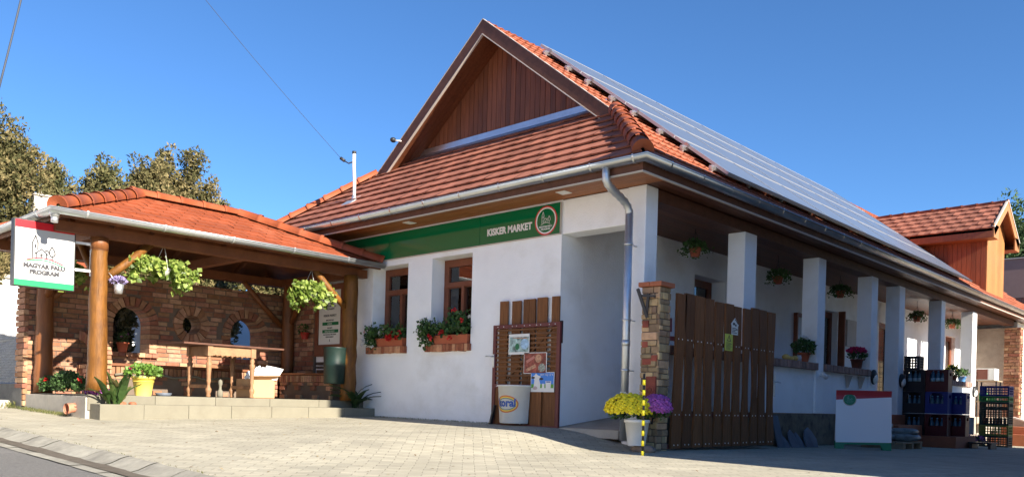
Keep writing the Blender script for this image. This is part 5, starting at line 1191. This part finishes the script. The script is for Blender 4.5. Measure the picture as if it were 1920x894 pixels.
mums((.47, -.38, .52), .17, .16, .15, 240, fl_purple, 'purple chrysanthemums in a white pot behind the yellow ones', (.19, -.34, .08), .10, .12, .30)
mb = MB(); flowerball(mb, (.15, -.55, .66), .05, 30); flowerball(mb, (.08, -.50, .66), .05, 20); tag(recenter(mb.build('white_blossom', fl_white)), 'small tuft of white blossom on top of the yellow chrysanthemums', 'blossom')
mb = MB(); mb.ball((.39, -.50, .055), .17, .09, .055, 12, 8)
for v in range(len(mb.v)): x_, y_, z_ = mb.v[v]; mb.v[v] = (x_+random.uniform(-.008, .008), y_+random.uniform(-.006, .006), z_+random.uniform(-.006, .006))
tag(recenter(mb.build('stone', mat('field_stone', (.26, .20, .16), .9, noise=.4, nscale=9, bump=.6))), 'rough brown stone under the white chrysanthemum bucket', 'stone')
T = thing('marker_pole', 'thin black and yellow banded marker pole in front of the stone pillar', 'pole', (.70, -.97, 0))
mb = MB(); mb.tube([(.70, -.97, -.02), (.695, -.97, .885)], .012, 12); mb.build('rod', black_p, T)
mb = MB()
for i in range(8): z = .015+.107*i; mb.tube([(.70-.0055*z, -.97, z), (.70-.0055*z, -.97, z+.055)], .0175, 14)
mb.build('yellow_bands', yellow_p, T)
# ------------------------------------------------------------------ hanging baskets
def basket():
    T = thing('hanging_basket', '', 'hanging basket', (0, 0, 0), 'hanging baskets under the porch ceiling')
    mb = MB(); mb.lathe((0, 0, 0), [(.06, 0), (.085, .10), (.093, .10), (.093, .125), (.08, .125), (.05, .02), (0, .02)], 20); mb.build('pot', pot_terra, T, local=True)
    mb = MB()
    for a_ in (0, 2.1, 4.2): mb.tube([(.09*math.cos(a_), .09*math.sin(a_), .12), (0, 0, .36)], .0035, 4)
    mb.tube([(0, 0, .36), (0, 0, .40), (.012, 0, .42), (0, 0, .44), (0, 0, .48)], .005, 5); mb.build('hanger', dark_metal, T, local=True)
    mb = MB(); bush(mb, (0, 0, .15), .17, .20, .08, 420, .04, .8, -.7, .2, .2)
    for i in range(40): a_ = random.uniform(0, 6.28); r_0 = random.uniform(.1, .26); [mb.leaf((r_0*math.cos(a_), r_0*math.sin(a_), .12-random.random()*.12), .04, w=.8) for _ in range(3)]
    mb.build('foliage', leaf_ger, T, local=True); return T
bk = basket(); bl = ['leafy hanging basket above the left end of the wavy gate', 'hanging basket between the second and third porch columns', 'hanging basket beside the open shop door, third from the corner', 'bushy hanging basket above the stacked water crates', 'farthest hanging basket with longest sideways foliage']
for i, (y, z) in enumerate(((2.15, 2.70), (4.8, 2.63), (7.43, 2.69), (11.9, 2.63), (14.6, 2.70))):
    o = bk if i == 0 else dup(bk, (0, 0, 0)); o.location = (-.6, y, z); o.rotation_euler = (0, 0, i*1.3); o['label'] = bl[i]
# pots on the porch parapet
def sillpot(lab, c, r0, r1, h, pm, fol, fm=None, fs=.0, cat='flower pot'):
    T = thing('flower_pot', lab, cat, c, 'pots on the porch parapet')
    mb = MB(); pot(mb, c, r0, r1, h); mb.build('pot', pm, T)
    mb = MB(); bush(mb, (c[0], c[1], c[2]+h+.08), *fol, .045, .9, -.7, .2, .3); mb.build('foliage', leaf_ger if fm is not fl_red else leaf_ger, T)
    if fm: mb = MB(); bush(mb, (c[0], c[1], c[2]+h+.13), fol[0]*.9, fol[1]*.9, fol[2]*.7, int(fs), .05, 1.0, -.1, .6, .2); mb.build('flowers', fm, T)
sillpot('terracotta pot with green trailing geranium on the brick parapet', (-.12, 4.80, 1.315), .07, .095, .16, pot_terra, (.16, .28, .14, 520))
mb = MB(); flowers(mb, [(-.1, 4.72, 1.72), (-.06, 4.75, 1.70)], .05, 22); tag(recenter(mb.build('white_geranium_bloom', fl_white)), 'white bloom above the green geranium on the parapet', 'flower')
sillpot('brown pot of magenta geraniums on the parapet at the third column', (-.12, 7.08, 1.315), .08, .105, .18, pot_brown, (.15, .26, .10, 320), fl_pink, 330)
sillpot('blue pot with light green plant on the far parapet', (-.12, 13.75, 1.315), .07, .09, .13, mat('pot_blue', (.08, .25, .55), .5), (.15, .25, .10, 260))
sillpot('reddish green succulent in a dark pot beside the blue pot', (-.12, 13.0, 1.315), .08, .10, .12, pot_brown, (.15, .28, .16, 300), fl_yellow, 40)
for i, (y, s_, lab) in enumerate(((4.02, .06, 'round pale gourd, leftmost on the parapet'), (4.20, .045, 'small green striped gourd second from left on the parapet'), (4.33, .055, 'pale yellow gourd between the striped gourd and the jar'))):
    mb = MB(); mb.ball((-.06, y, 1.312+s_*.8), s_, s_, s_*.8, 14, 8); g = recenter(mb.build('gourd', pumpkin_m)); tag(g, lab, 'gourd', 'gourds on the parapet')
mb = MB(); mb.lathe((-.05, 4.48, 1.313), [(.035, 0), (.035, .07), (.028, .09), (.03, .10), (0, .10)], 14); tag(recenter(mb.build('glass_jar', curtain)), 'small clear jar standing beside the terracotta geranium pot', 'jar')
for y, lab in ((6.40, 'pale wall pot hung below the coping, nearer to the spotlight column'), (7.0, 'pale wall pot hung below the coping, nearer to the third column')):
    mb = MB(); mb.lathe((-.03, y, .96), [(.03, 0), (.09, .2), (.10, .2), (.09, .21), (.02, .02)], 16, a0=-math.pi/2, a1=math.pi/2); mb.box(-.033, -.028, y-.1, y+.1, 1.14, 1.18); tag(recenter(mb.build('wall_pot', trim_w)), lab, 'wall pot', 'pale half pots under the coping')
# slates leaning on the plinth
for i, (y, w, h, t) in enumerate(((3.42, .2, .50, 0), (3.62, .22, .22, .2), (3.92, .26, .30, .1), (4.16, .18, .26, -.2), (4.52, .42, .34, .5))):
    z0 = .0-.016*y; sh = [(-.5, 0), (.5, 0), (.55, .45), (.3, .8), (.05, 1), (-.3, .85), (-.52, .5)] if i else [(-.5, 0), (.5, 0), (.5, 1), (-.5, 1)]
    mb = MB(); mb.prism([(.16-.13*b_+.02, y+a_*w+t*b_*.1, z0+b_*h) for a_, b_ in sh], (.022, 0, .006)); 
    lab = ['tall narrow slate slab leaning on the plinth beside the gate end', 'smallest slate piece second from the gate end', 'pointed slate piece in the middle of the leaning row', 'narrow slate piece left of the widest one', 'widest diamond shaped slate at the right end of the leaning row'][i]
    tag(recenter(mb.build('slate_slab', slate, bevel=.004)), lab, 'slate', 'slate slabs leaning against the plinth')
# A-board
AB = thing('sidewalk_board', 'blank white A frame board with red top, green feet and round green emblem', 'sign board', (.74, 5.06, -.05))
d_ = Vector((.905, .425, 0)).normalized(); nn = d_.cross(Vector((0, 0, 1))); base = Vector((.76, 5.06, -.05)); wv = .405; H_ = .94
def apanel(s_):
    lean = .17; up_ = (Vector((0, 0, 1))*math.cos(lean)-nn*math.sin(lean)*s_).normalized()
    o_ = base+nn*(.155*s_)
    return Fr(o_, d_*s_, up_)
f_ = apanel(1)
for k, f0 in ((0, apanel(1)), (1, apanel(-1))):
    mb = MB(); mb.prism([f0.p(-wv, .105), f0.p(wv, .125), f0.p(wv, H_-.10), f0.p(-wv, H_-.155)], f0.n*-.02); mb.build('board_face', board_white, AB)
    mb = MB(); mb.prism([f0.p(-wv, H_-.154), f0.p(wv, H_-.099), f0.p(wv, H_), f0.p(-wv, H_)], f0.n*-.02); mb.build('red_top', board_red, AB)
    mb = MB(); mb.prism([f0.p(-wv, 0), f0.p(-wv+.12, 0), f0.p(-wv+.13, .075), f0.p(wv-.16, .085), f0.p(wv-.12, 0.0), f0.p(wv, 0), f0.p(wv, .124), f0.p(-wv, .104)], f0.n*-.02); mb.build('green_foot', board_grn, AB)
mb = MB(); plate(mb, circ(-wv+.20, H_-.15, .10, 32), [], Fr(f_.p(0, 0, .003), f_.x, f_.y), .003); mb.build('emblem_rim', trim_w, AB)
mb = MB(); plate(mb, circ(-wv+.20, H_-.15, .088, 32), [], Fr(f_.p(0, 0, .005), f_.x, f_.y), .003); mb.build('emblem', board_grn, AB)
mb = MB(); fe = Fr(f_.p(0, 0, .006), f_.x, f_.y); village(mb, fe, -wv+.20, H_-.13, .075, .004); text(mb, 'MAGYAR FALU', .018, fe, -wv+.2, H_-.185); text(mb, 'PROGRAM', .018, fe, -wv+.2, H_-.205); mb.build('emblem_marks', mat('emblem_pale', (.2, .45, .38), .5), AB)
# ------------------------------------------------------------------ bags on a pallet
PL = thing('wooden_pallet', 'weathered wooden pallet under the soil bags beside the A frame board', 'pallet', (.6, 6.85, -.1))
mb = MB()
for i in range(5): mb.box(.25+.15*i, .36+.15*i, 6.35, 7.35, .02, .045)
for y in (6.37, 6.8, 7.23): mb.box(.25, .96, y, y+.1, -.09, .018)
mb.build('pallet_boards', wood_pallet, PL)
def bag(c, l, w, h, lab):
    mb = MB(); n = 16; k = 8; b0 = len(mb.v)
    for j in range(k+1):
        t = j/k; z = math.sin((t-.5)*math.pi); pr = math.cos((t-.5)*math.pi)**.5 if 0 < t < 1 else .3
        for i in range(n):
            a_ = 6.283*i/n; ex = abs(math.cos(a_))**.5*(1 if math.cos(a_) > 0 else -1); ey = abs(math.sin(a_))**.5*(1 if math.sin(a_) > 0 else -1)
            mb.v.append((c[0]+ex*l/2*(.75+.25*pr)+random.uniform(-.008, .008), c[1]+ey*w/2*(.75+.25*pr)+random.uniform(-.008, .008), c[2]+h/2+z*h/2*(1-.35*(abs(ex)**6))+random.uniform(-.004, .004)))
    for j in range(k):
        for i in range(n): i2 = (i+1) % n; mb.face((b0+j*n+i, b0+j*n+i2, b0+(j+1)*n+i2, b0+(j+1)*n+i), .5, True)
    mb.face(tuple(b0+i for i in range(n))[::-1], .5, True); mb.face(tuple(b0+k*n+i for i in range(n)), .5, True)
    tag(recenter(mb.build('soil_bag', bag_m)), lab, 'bag', 'plastic soil bags on the pallet')
bag((.45, 6.6, .05), .55, .42, .13, 'grey soil bag at the bottom left of the pallet heap'); bag((.72, 7.05, .05), .55, .42, .13, 'boldly patterned soil bag at the bottom right of the pallet heap')
bag((.42, 6.62, .16), .5, .42, .12, 'grey soil bag in the middle of the left pile'); bag((.70, 7.08, .16), .5, .40, .11, 'patterned soil bag on top of the right pile'); bag((.42, 6.65, .265), .48, .40, .10, 'pale soil bag lying highest on the left pile')
# ------------------------------------------------------------------ drink crates with bottles
mb = MB(); mb.box(.02, 1.02, 9.13, 10.5, -.25, .105); mb.build('crate_platform', terra, H, bevel=.008)
def crate(col):
    w, d, h = .405, .30, .43
    T = thing('drinks_crate', '', 'crate', (0, 0, 0), 'stacked drinks crates by the porch')
    mb = MB()
    o_ = arch(.20, .13, .20, .30, 10)
    plate(mb, rect(0, w, 0, h), [o_], Fr((0, 0, 0), (1, 0, 0), (0, 0, 1)), .016)
    mb.box(.0165, w-.0165, d-.016, d, 0, h)
    plate(mb, rect(.017, d-.017, 0, h), [rect(.09, .21, .31, .37)], Fr((w, 0, 0), (0, 1, 0), (0, 0, 1)), .014)
    plate(mb, rect(.017, d-.017, 0, h), [rect(.09, .21, .31, .37)], Fr((.014, 0, 0), (0, 1, 0), (0, 0, 1)), .014)
    mb.box(.016, w-.016, .017, d-.017, .003, .018); mb.build('shell', col, T, local=True)
    mb = MB()
    for xx in (-.004, w-.006): mb.box(xx, xx+.01, -.006, .006, 0, h)
    mb.box(0, w, -.006, -.0005, 0, .02); mb.box(0, w, -.006, -.0005, h-.02, h); mb.build('ribs', col, T, local=True)
    return T
CR = {'black': crate(crate_dark), 'red': crate(crate_red), 'blue': crate(navy)}
bt = thing('water_bottle', '', 'bottle', (0, 0, 0), 'plastic bottles in the drinks crates')
mb = MB(); mb.lathe((0, 0, 0), [(.036, 0), (.042, .01), (.042, .08), (.039, .09), (.042, .10), (.042, .21), (.036, .25), (.015, .30), (.014, .315)], 14); mb.build('bottle_body', bottle_m, bt, local=True)
mb = MB(); mb.lathe((0, 0, .315), [(.017, 0), (.017, .02), (0, .022)], 10); mb.build('bottle_cap', bottle_cap, bt, local=True)
mb = MB(); mb.lathe((0, 0, .11), [(.0427, 0), (.0427, .07)], 14); mb.build('bottle_label', mat('label_pale', (.35, .5, .55), .5), bt, local=True)
used = set()
lay = [('black', -.02, 9.30, .106, 'lowest black crate of the left stack beside the fourth column'), ('black', -.02, 9.30, .54, 'middle black crate of the left stack beside the fourth column'), ('black', -.02, 9.30, .974, 'top bottle crate of the black left stack'),
       ('red', .405, 9.30, .106, 'dark red crate at the bottom of the front stack'), ('blue', .405, 9.30, .54, 'blue crate between two dark red crates'), ('red', .405, 9.30, .974, 'dark red crate on top of the front stack'),
       ('red', .62, 9.72, .106, 'dark red crate below the rear blue crate'), ('blue', .62, 9.72, .54, 'rear blue crate half hidden behind the front blue one')]
fb = True
for i, (k, x, y, z, lab) in enumerate(lay):
    o = CR[k] if k not in used else dup(CR[k], (0, 0, 0)); used.add(k); o.location = (x, y, z); o['label'] = lab
    for j in range(3):
        o = bt if fb else dup(bt, (0, 0, 0)); fb = False; o.location = (x+.105+.095*j, y+.08+.01*(j % 2), z+.019+(.07 if z > .9 else 0)); o.rotation_euler = (0, 0, j)
        o['label'] = ('left', 'middle', 'right')[j]+' water bottle in the '+('lowest black crate', 'middle black crate', 'top black bottle crate', 'lowest front red crate', 'front blue crate', 'top front red crate', 'rear red crate', 'rear blue crate')[i]
def tray(name, col, x, y, z, w, d, h, lab, cat='crate', grp='stacked produce crates at the end of the porch'):
    T = thing(name, lab, cat, (x, y, z), grp)
    hs = []; nx = int(w/.055); nz = max(1, int((h-.05)/.05))
    for i in range(nx):
        for j in range(nz): a_ = .03+(w-.06)*i/nx; b_ = .03+(h-.06)*j/nz; hs.append(rect(a_+.006, a_+(w-.06)/nx-.006, b_+.006, b_+(h-.06)/nz-.008))
    mb = MB(); plate(mb, rect(0, w, 0, h), hs, Fr((x, y, z), (1, 0, 0), (0, 0, 1)), .012); plate(mb, rect(0, w, 0, h), hs, Fr((x, y+d-.001, z), (1, 0, 0), (0, 0, 1)), .012)
    hs = []; ny = int(d/.055)
    for i in range(ny):
        for j in range(nz): a_ = .03+(d-.06)*i/ny; b_ = .03+(h-.06)*j/nz; hs.append(rect(a_+.006, a_+(d-.06)/ny-.006, b_+.006, b_+(h-.06)/nz-.008))
    plate(mb, rect(0.012, d-.013, 0, h), hs, Fr((x+w, y, z), (0, 1, 0), (0, 0, 1)), .012); plate(mb, rect(.012, d-.013, 0, h), hs, Fr((x+.012, y, z), (0, 1, 0), (0, 0, 1)), .012)
    mb.box(x+.012, x+w-.012, y+.012, y+d-.013, z+.002, z+.01); mb.build('lattice', col, T); return T
tray('folding_crate', crate_dark, -.02, 9.3, 1.408, .30, .26, .27, 'empty black lattice crate on top of the left bottle stack')
zz = -.19
for nm, col, h, lab in (('produce_crate', crate_dgreen, .26, 'dark green lattice crate at the bottom of the tall crate stack'), ('produce_crate', crate_olive, .24, 'olive lattice crate second from the bottom of the tall stack'), ('produce_crate', crate_dgreen, .38, 'tall black green crate with goods in the middle of the stack'), ('produce_crate', crate_dgreen, .14, 'shallow dark crate under the bright green one'), ('produce_crate', crate_green, .13, 'bright green shallow crate under the blue one'), ('produce_crate', navy, .23, 'dark blue lattice crate on top of the tall stack')):
    tray(nm, col, .46, 13.0, zz, .60, .40, h, lab); zz += h+.003
mb = MB()
for i in range(7): mb.lathe((.54+.07*i, 13.1, .325), [(.03, 0), (.03, .16), (0, .16)], 10)
tag(recenter(mb.build('jars', terra)), 'row of reddish jars inside the tall middle crate of the stack', 'jars')
T = thing('storage_rack', 'dark metal rack with a wooden shelf behind the far porch column', 'rack', (.2, 14.7, -.2))
mb = MB()
for x in (-.0, .42):
    for y in (14.55, 14.95): mb.box(x, x+.03, y, y+.03, -.22, 1.36)
mb.build('uprights', dark_metal, T)
for z in (.3, .85, 1.36): mb = MB(); mb.box(-.02, .47, 14.53, 15.0, z, z+.025); mb.build('shelf', wood_pallet, T)
T = thing('microwave_oven', 'old brown and white microwave oven standing on the rack shelf', 'microwave', (.2, 14.7, 1.386))
mb = MB(); mb.box(-.02, .40, 14.56, 14.95, 1.388, 1.68); mb.build('casing', pot_white, T, bevel=.01); mb = MB(); mb.box(-.0, .24, 14.545, 14.558, 1.41, 1.66); mb.build('door', pot_brown, T)
mb = MB(); mb.box(.25, .39, 14.75, 14.9, .88, 1.0); mb.box(.05, .2, 14.6, 14.8, .88, 1.08); tag(recenter(mb.build('small_boxes', crate_green)), 'green goods boxes on the middle shelf of the rack', 'boxes')
mb = MB(); mb.box(.24, .60, 12.0, 12.05, .1, .48); tag(recenter(mb.build('marble_slab', mat('marble', (.55, .53, .50), .4, noise=.5, nscale=4))), 'veined marble slab leaning beside the crates', 'slab')
T = thing('flower_bed', 'dark purple flowering plants on the ground beside the tall crate stack', 'flowers', (.65, 11.5, -.15))
mb = MB(); bush(mb, (.65, 11.5, -.06), .32, .35, .14, 900, .045, .7, -.2); mb.build('foliage', leaf_dark, T)
mb = MB(); bush(mb, (.65, 11.5, -.03), .32, .35, .14, 240, .035, 1, -.1, .8); mb.build('flowers', fl_purple, T)
mb = MB(); mb.box(1.03, 1.45, 9.9, 10.4, -.03, .0); mb.box(1.05, 1.10, 9.92, 10.38, -.16, -.03); mb.box(1.38, 1.43, 9.92, 10.38, -.16, -.03); tag(recenter(mb.build('low_bench', crate_dark)), 'low dark slatted bench on the paving beside the crate platform', 'bench')
T = thing('entrance_steps', 'orange tiled steps with sloping rendered cheek wall at the right edge', 'steps', (.9, 16.2, -.2))
mb = MB(); mb.box(.12, 2.3, 15.6, 16.6, -.4, .07); mb.box(.26, 2.3, 15.9, 16.6, .072, .26); mb.build('treads', terra, T, bevel=.008)
mb = MB(); mb.prism([(.38, 16.62, -.3), (2.2, 16.62, -.3), (2.2, 16.62, -.1), (.38, 16.62, .47)], (0, .2, 0)); mb.build('cheek_wall', plaster_old, T)
mb = MB(); mb.prism([(.36, 16.60, .47), (2.2, 16.60, -.1), (2.2, 16.60, -.07), (.36, 16.60, .51)], (0, .24, 0)); mb.build('coping', trim_w, T)
T = thing('lattice_fence', 'black square mesh metal fence right of the brick end pillar', 'fence', (1, 18, 0))
mb = MB()
for i in range(16): mb.box(.25+.13*i, .262+.13*i, 17.98, 17.99, .0, 2.5)
for i in range(17): mb.box(.22, 2.3, 17.99, 18.0, .1+.15*i, .115+.15*i)
mb.build('mesh', dark_metal, T)
T = thing('neighbour_house', 'neighbouring house wall with mauve render above bare red brick', 'building', (2, 28, -.3))
mb = MB(); mb.box(-1.95, 8, 25.0, 33, 4.66, 6.02); mb.build('upper_wall', mauve, T); mb = MB(); mb.box(-1.92, 7.97, 25.03, 32.9, -.5, 4.655)
mb.build('lower_wall', brick_pave('brick_far', (.36, .13, .08), (.28, .10, .07), (.25, .2, .17), .25, .085, .01, vertical=True), T)
mb = MB(); mb.box(-2.0, 8.05, 24.96, 33.05, 6.025, 6.06); mb.build('roof_edge', trim_w, T)
mb = MB(); mb.box(-.5, 5, 20, 24.5, -.5, 2.2); tag(recenter(mb.build('low_shed', orange_wall)), 'low ochre shed beyond the mesh fence', 'shed')
# house across the drive (casts the big shadow; walls darkened to dim the porch)
T = thing('opposite_house', 'tall dark brown rendered house across the driveway throwing shade over the porch', 'building', (9, 5.7, 0))
mb = MB(); mb.box(5.5, 12.5, -1.23, 12.9, -.9, 6.05); mb.build('walls', mat('dark_render', (.13, .11, .095), .9, noise=.2, bump=.3), T)
mb = MB(); mb.prism([(5.3, -1.25, 6.12), (12.7, -1.25, 6.12), (9, -1.25, 7.6)], (0, 14.2, 0)); mb.build('roof', tile_main, T)
# house across the street, behind the camera; angled to bounce sun onto the facade
T = thing('street_house', 'long white house with red roof across the street', 'building', (-5, -19, 0))
ca, sa = math.cos(R(-28)), math.sin(R(-28)); fH = Fr((6, -20.5, -.6), (-ca, -sa, 0), (0, 0, 1))
mb = MB(); mb.prism([fH.p(0, 0), fH.p(24, 0), fH.p(24, 5.6), fH.p(0, 5.6)][::-1], fH.n*-7); mb.build('walls', plaster, T)
mb = MB(); mb.prism([fH.p(-.4, 5.6, .5), fH.p(-.4, 9, -3.5), fH.p(-.4, 5.6, -7.5)], fH.x*24.8); mb.build('roof', tile_main, T)
for i in range(5): mb = MB(); q = 2+4.4*i; mb.prism([fH.p(q, 1.8), fH.p(q+1.1, 1.8), fH.p(q+1.1, 3.2), fH.p(q, 3.2)], fH.n*.03); mb.build('window', wood_win, T)
# ------------------------------------------------------------------ left background
T = thing('garden_wall', 'pale rendered garden wall seen through the arches and left of the pavilion', 'wall', (-11, -3, .25))
mb = MB(); mb.box(-11.2, -11, -9, 6, .2, 2.5); mb.build('wall_body', plaster, T)
mb = MB(); mb.box(-11.25, -10.95, -9, 6, 2.502, 2.56); mb.build('coping', concrete, T)
T = thing('garden_house', 'small house with orange roof and pale chimney behind the pavilion', 'building', (-15, -2.5, .25))
mb = MB(); mb.box(-17, -13.3, -5, -1, .2, 3.2); mb.build('walls', plaster, T); mb = MB(); mb.prism([(-13.0, -5.2, 3.15), (-17.3, -5.2, 3.15), (-15.1, -5.2, 4.2)], (0, 4.4, 0)); mb.build('roof', tile_pav, T)
mb = MB(); mb.box(-14.15, -13.85, -2.42, -2.1, 3.3, 4.66); ch = mb.build('chimney', concrete, T); mb = MB(); mb.box(-14.18, -13.82, -2.45, -2.07, 4.662, 4.70); mb.tube([(-14, -2.26, 4.7), (-14, -2.26, 4.78)], .04, 8); mb.build('chimney_cap', concrete, ch)
T = thing('chain_link_fence', 'chain link fence on a low dark concrete base at the far left', 'fence', (-9, -4.35, .25))
mb = MB(); mb.box(-12, -7.80, -4.36, -4.28, .1, .62); mb.build('base', mat('concrete_dark', (.13, .13, .125), .95, noise=.3, bump=.5), T)
mb = MB()
for i in range(78):
    for s_ in (1, -1):
        x = -12.4+.06*i; z0, z1 = .64, 1.85; dx = (z1-z0)*.75*s_
        xa, xb = x, x+dx; pts = []
        if xb < -12.4 or xa > -7.78: continue
        lo_t = 0; hi_t = 1
        if dx > 0 and xb > -7.8: hi_t = (-7.8-xa)/dx
        if dx < 0 and xa > -7.8: continue
        mb.beam((xa, -4.32, z0), (xa+dx*hi_t, -4.32, z0+(z1-z0)*hi_t), .004, .004)
mb.build('mesh', chain, T)
mb = MB(); mb.tube([(-12, -4.32, 1.2), (-7.8, -4.32, 1.3)], .006, 5); mb.tube([(-12, -4.32, 1.85), (-7.8, -4.32, 1.85)], .006, 5); mb.build('line_wire', chain, T)
mb = MB(); mb.tube([(-9.6, -4.32, .3), (-9.6, -4.32, 1.95)], .025, 8); mb.build('fence_post', concrete, T)
mb = MB(); mb.box(-8.25, -8.05, -4.62, -4.42, .18, .38); tag(recenter(mb.build('boundary_stone', concrete, bevel=.03)), 'small pale worn block in the grass at the terrace end', 'stone')
# ------------------------------------------------------------------ trees
def thuja(loc, h, r, plumes, lab, mt_=leaf_tree, n=420, base=.12, grp='evergreens behind the pavilion', spread=.8, ls=.15):
    T = thing('thuja_tree', lab, 'tree', loc, grp); x, y, z = loc; h_top = h
    mb = MB(); mb.tube([(x, y, z), (x+.1, y, z+h*.4), (x-.05, y+.05, z+h*.8)], [r*.12, r*.08, .03], 8)
    P3 = []
    for i in range(plumes):
        a_ = random.uniform(0, 6.28); k = spread*random.random()**.5; t = random.random()
        px_, py_ = x+r*k*math.cos(a_), y+r*k*math.sin(a_)
        top_ = z+h*(1-.22*k*random.uniform(.3, 1.1))*random.uniform(.84, 1.0) if i else z+h
        hh = h*random.uniform(.16, .30); P3.append((px_, py_, top_-hh*.5, r*random.uniform(.30, .46), hh*.5))
    for i in range(int(plumes*1.2)):
        a_ = random.uniform(0, 6.28); t = random.uniform(base, .62); rr_ = r*random.uniform(.4, .9); px_, py_ = x+rr_*math.cos(a_), y+rr_*math.sin(a_)
        P3.append((px_, py_, z+h*t+.3, r*random.uniform(.25, .42), h*random.uniform(.09, .17)))
    for p in P3: mb.tube([(x, y, max(z+.2, p[2]-p[4]-r*.5)), (p[0], p[1], p[2]+p[4]*.2)], [.04, .012], 5)
    mb.build('trunk', bark, T)
    mb = MB()
    for (px_, py_, pz_, pr, ph) in P3:
        nb = max(6, int(n/26))
        for q in range(nb):
            v = Vector((random.gauss(0, 1), random.gauss(0, 1), random.gauss(0, 1))).normalized(); k = random.random()**.4; tp_ = 1-.5*max(0, v.z)
            bc = Vector((px_+v.x*pr*k*tp_*.8, py_+v.y*pr*k*tp_*.8, pz_+v.z*ph*k)); br = random.uniform(.30, .52)*pr; tone = random.random()
            for i in range(int(26+n*.10)):
                w_ = Vector((random.gauss(0, 1), random.gauss(0, 1), random.gauss(0, 1))).normalized(); kk = random.uniform(.72, 1.08)
                c = bc+Vector((w_.x*br*kk, w_.y*br*kk, w_.z*br*kk*1.25)); d = w_.cross(Vector((random.gauss(0, 1), random.gauss(0, 1), random.gauss(0, 1))))+w_*.5+Vector((0, 0, .5))
                mb.leaf(c, ls*random.uniform(.4, .85), d, w_+Vector((random.gauss(0, .35), random.gauss(0, .35), random.gauss(0, .35))), .5, min(1, max(0, tone*.7+random.random()*.35)))
    mb.build('crown', mt_, T); return T
thuja((-12.4, -3.95, .25), 6.15, 1.15, 26, 'tall ragged olive green evergreen at the left edge of the picture', leaf_tree, 520, .25, ls=.12)
thuja((-15.6, -1.75, .25), 5.75, .6, 8, 'smaller loose evergreen right of the tall left edge tree', leaf_tree2, 420, .3)
thuja((-16.2, -1.05, .25), 5.55, .6, 10, 'narrow evergreen directly right of the pale chimney', leaf_tree, 420, .2, spread=.7)
thuja((-16.3, -.15, .25), 6.25, 1.1, 18, 'bushy evergreen between the narrow one and the tallest clump', leaf_tree2, 420, .2)
thuja((-16.0, 1.05, .25), 6.95, 1.05, 20, 'tallest evergreen behind the pavilion ridge, left half of the clump', leaf_tree, 460, .2)
thuja((-16.2, 1.95, .25), 7.0, .95, 18, 'tall evergreen behind the pavilion ridge, right half of the clump', leaf_tree, 460, .2)
thuja((-16.2, 2.85, .25), 5.9, .9, 14, 'rounded lower evergreen at the right end of the row', leaf_tree2, 420, .2)
thuja((-15.8, 4.4, .25), 4.3, 1.0, 12, 'low evergreen filling the gap between pavilion beam and brick wall', leaf_tree, 380, .2)
thuja((-15.5, 5.6, .25), 4.6, 1.3, 11, 'low evergreen seen under the pavilion roof above the brick wall', leaf_tree2, 380, .2)
thuja((-9.9, -.75, .25), 3.3, .75, 11, 'small evergreen seen through the round opening of the brick wall', leaf_tree, 380, .2)
thuja((-9.6, -2.45, .25), 2.6, .38, 7, 'small evergreen behind the left arch of the brick wall', leaf_tree, 380, .2)
thuja((-3.0, 33, -.3), 10.2, 1.9, 16, 'dark green conifer behind the dormer at the right edge', mat('leaf_conifer', (.05, .09, .03), .8, rnd=.5, trans=.2), 420, .3, 'trees at the right edge', ls=.28)
thuja((-1.2, 34, -.3), 8.6, 2.2, 14, 'lower conifer right of the dark one above the mauve wall', MATS['leaf_conifer'], 420, .3, 'trees at the right edge', ls=.28)
thuja((-10.4, -4.5, .25), 3.4, .6, 8, 'drooping evergreen boughs in front of the pale wall at the far left', leaf_tree, 420, .6, spread=.6, ls=.11)
# street trees behind the camera
for i, (x, y) in enumerate(((-30, -10), (12, -20), (-24, -14))):
    thuja((x, y, -.3), 6.5, 1.8, 8, ['evergreen far down the street on the left', 'evergreen on the far side of the street behind the viewer', 'evergreen at the far left end of the street'][i], leaf_tree2, 160, .2, 'street trees', ls=.4)

mb = MB()
for i in range(420):
    x = random.uniform(-7, 5); y = random.uniform(-5.6, -.1)
    if x < -5.0 and y > -4.4: continue
    mb.leaf((x, y, G(x, y)+.004), random.uniform(.015, .045), (random.gauss(0, 1), random.gauss(0, 1), .12), (0, 0, 1), .6)
o = mb.build('leaf_litter', mat('dry_leaf', (.20, .12, .05), .8, rnd=.4, col2=(.30, .24, .12))); o['kind'] = 'stuff'; o['label'] = 'small dry leaves scattered over the pale paving'; o['category'] = 'leaves'
mb = MB()
for i in range(1500):
    k = random.random()
    if k < .85: x = random.uniform(-5.1, -1.3); y = -random.random()**2*.10-.01
    else: x = random.uniform(-9, 1); y = -5.585+random.gauss(0, .012)
    a_ = random.uniform(0, 6.28); mb.leaf((x, y, G(x, max(-5.6, y))), random.uniform(.010, .03), (math.cos(a_)*.6, math.sin(a_)*.6, 1), (math.sin(a_), 1, 0), .2)
o = mb.build('joint_weeds', grass_m); o['kind'] = 'stuff'; o['label'] = 'thin weeds along the wall foot and the paving edge'; o['category'] = 'weeds'
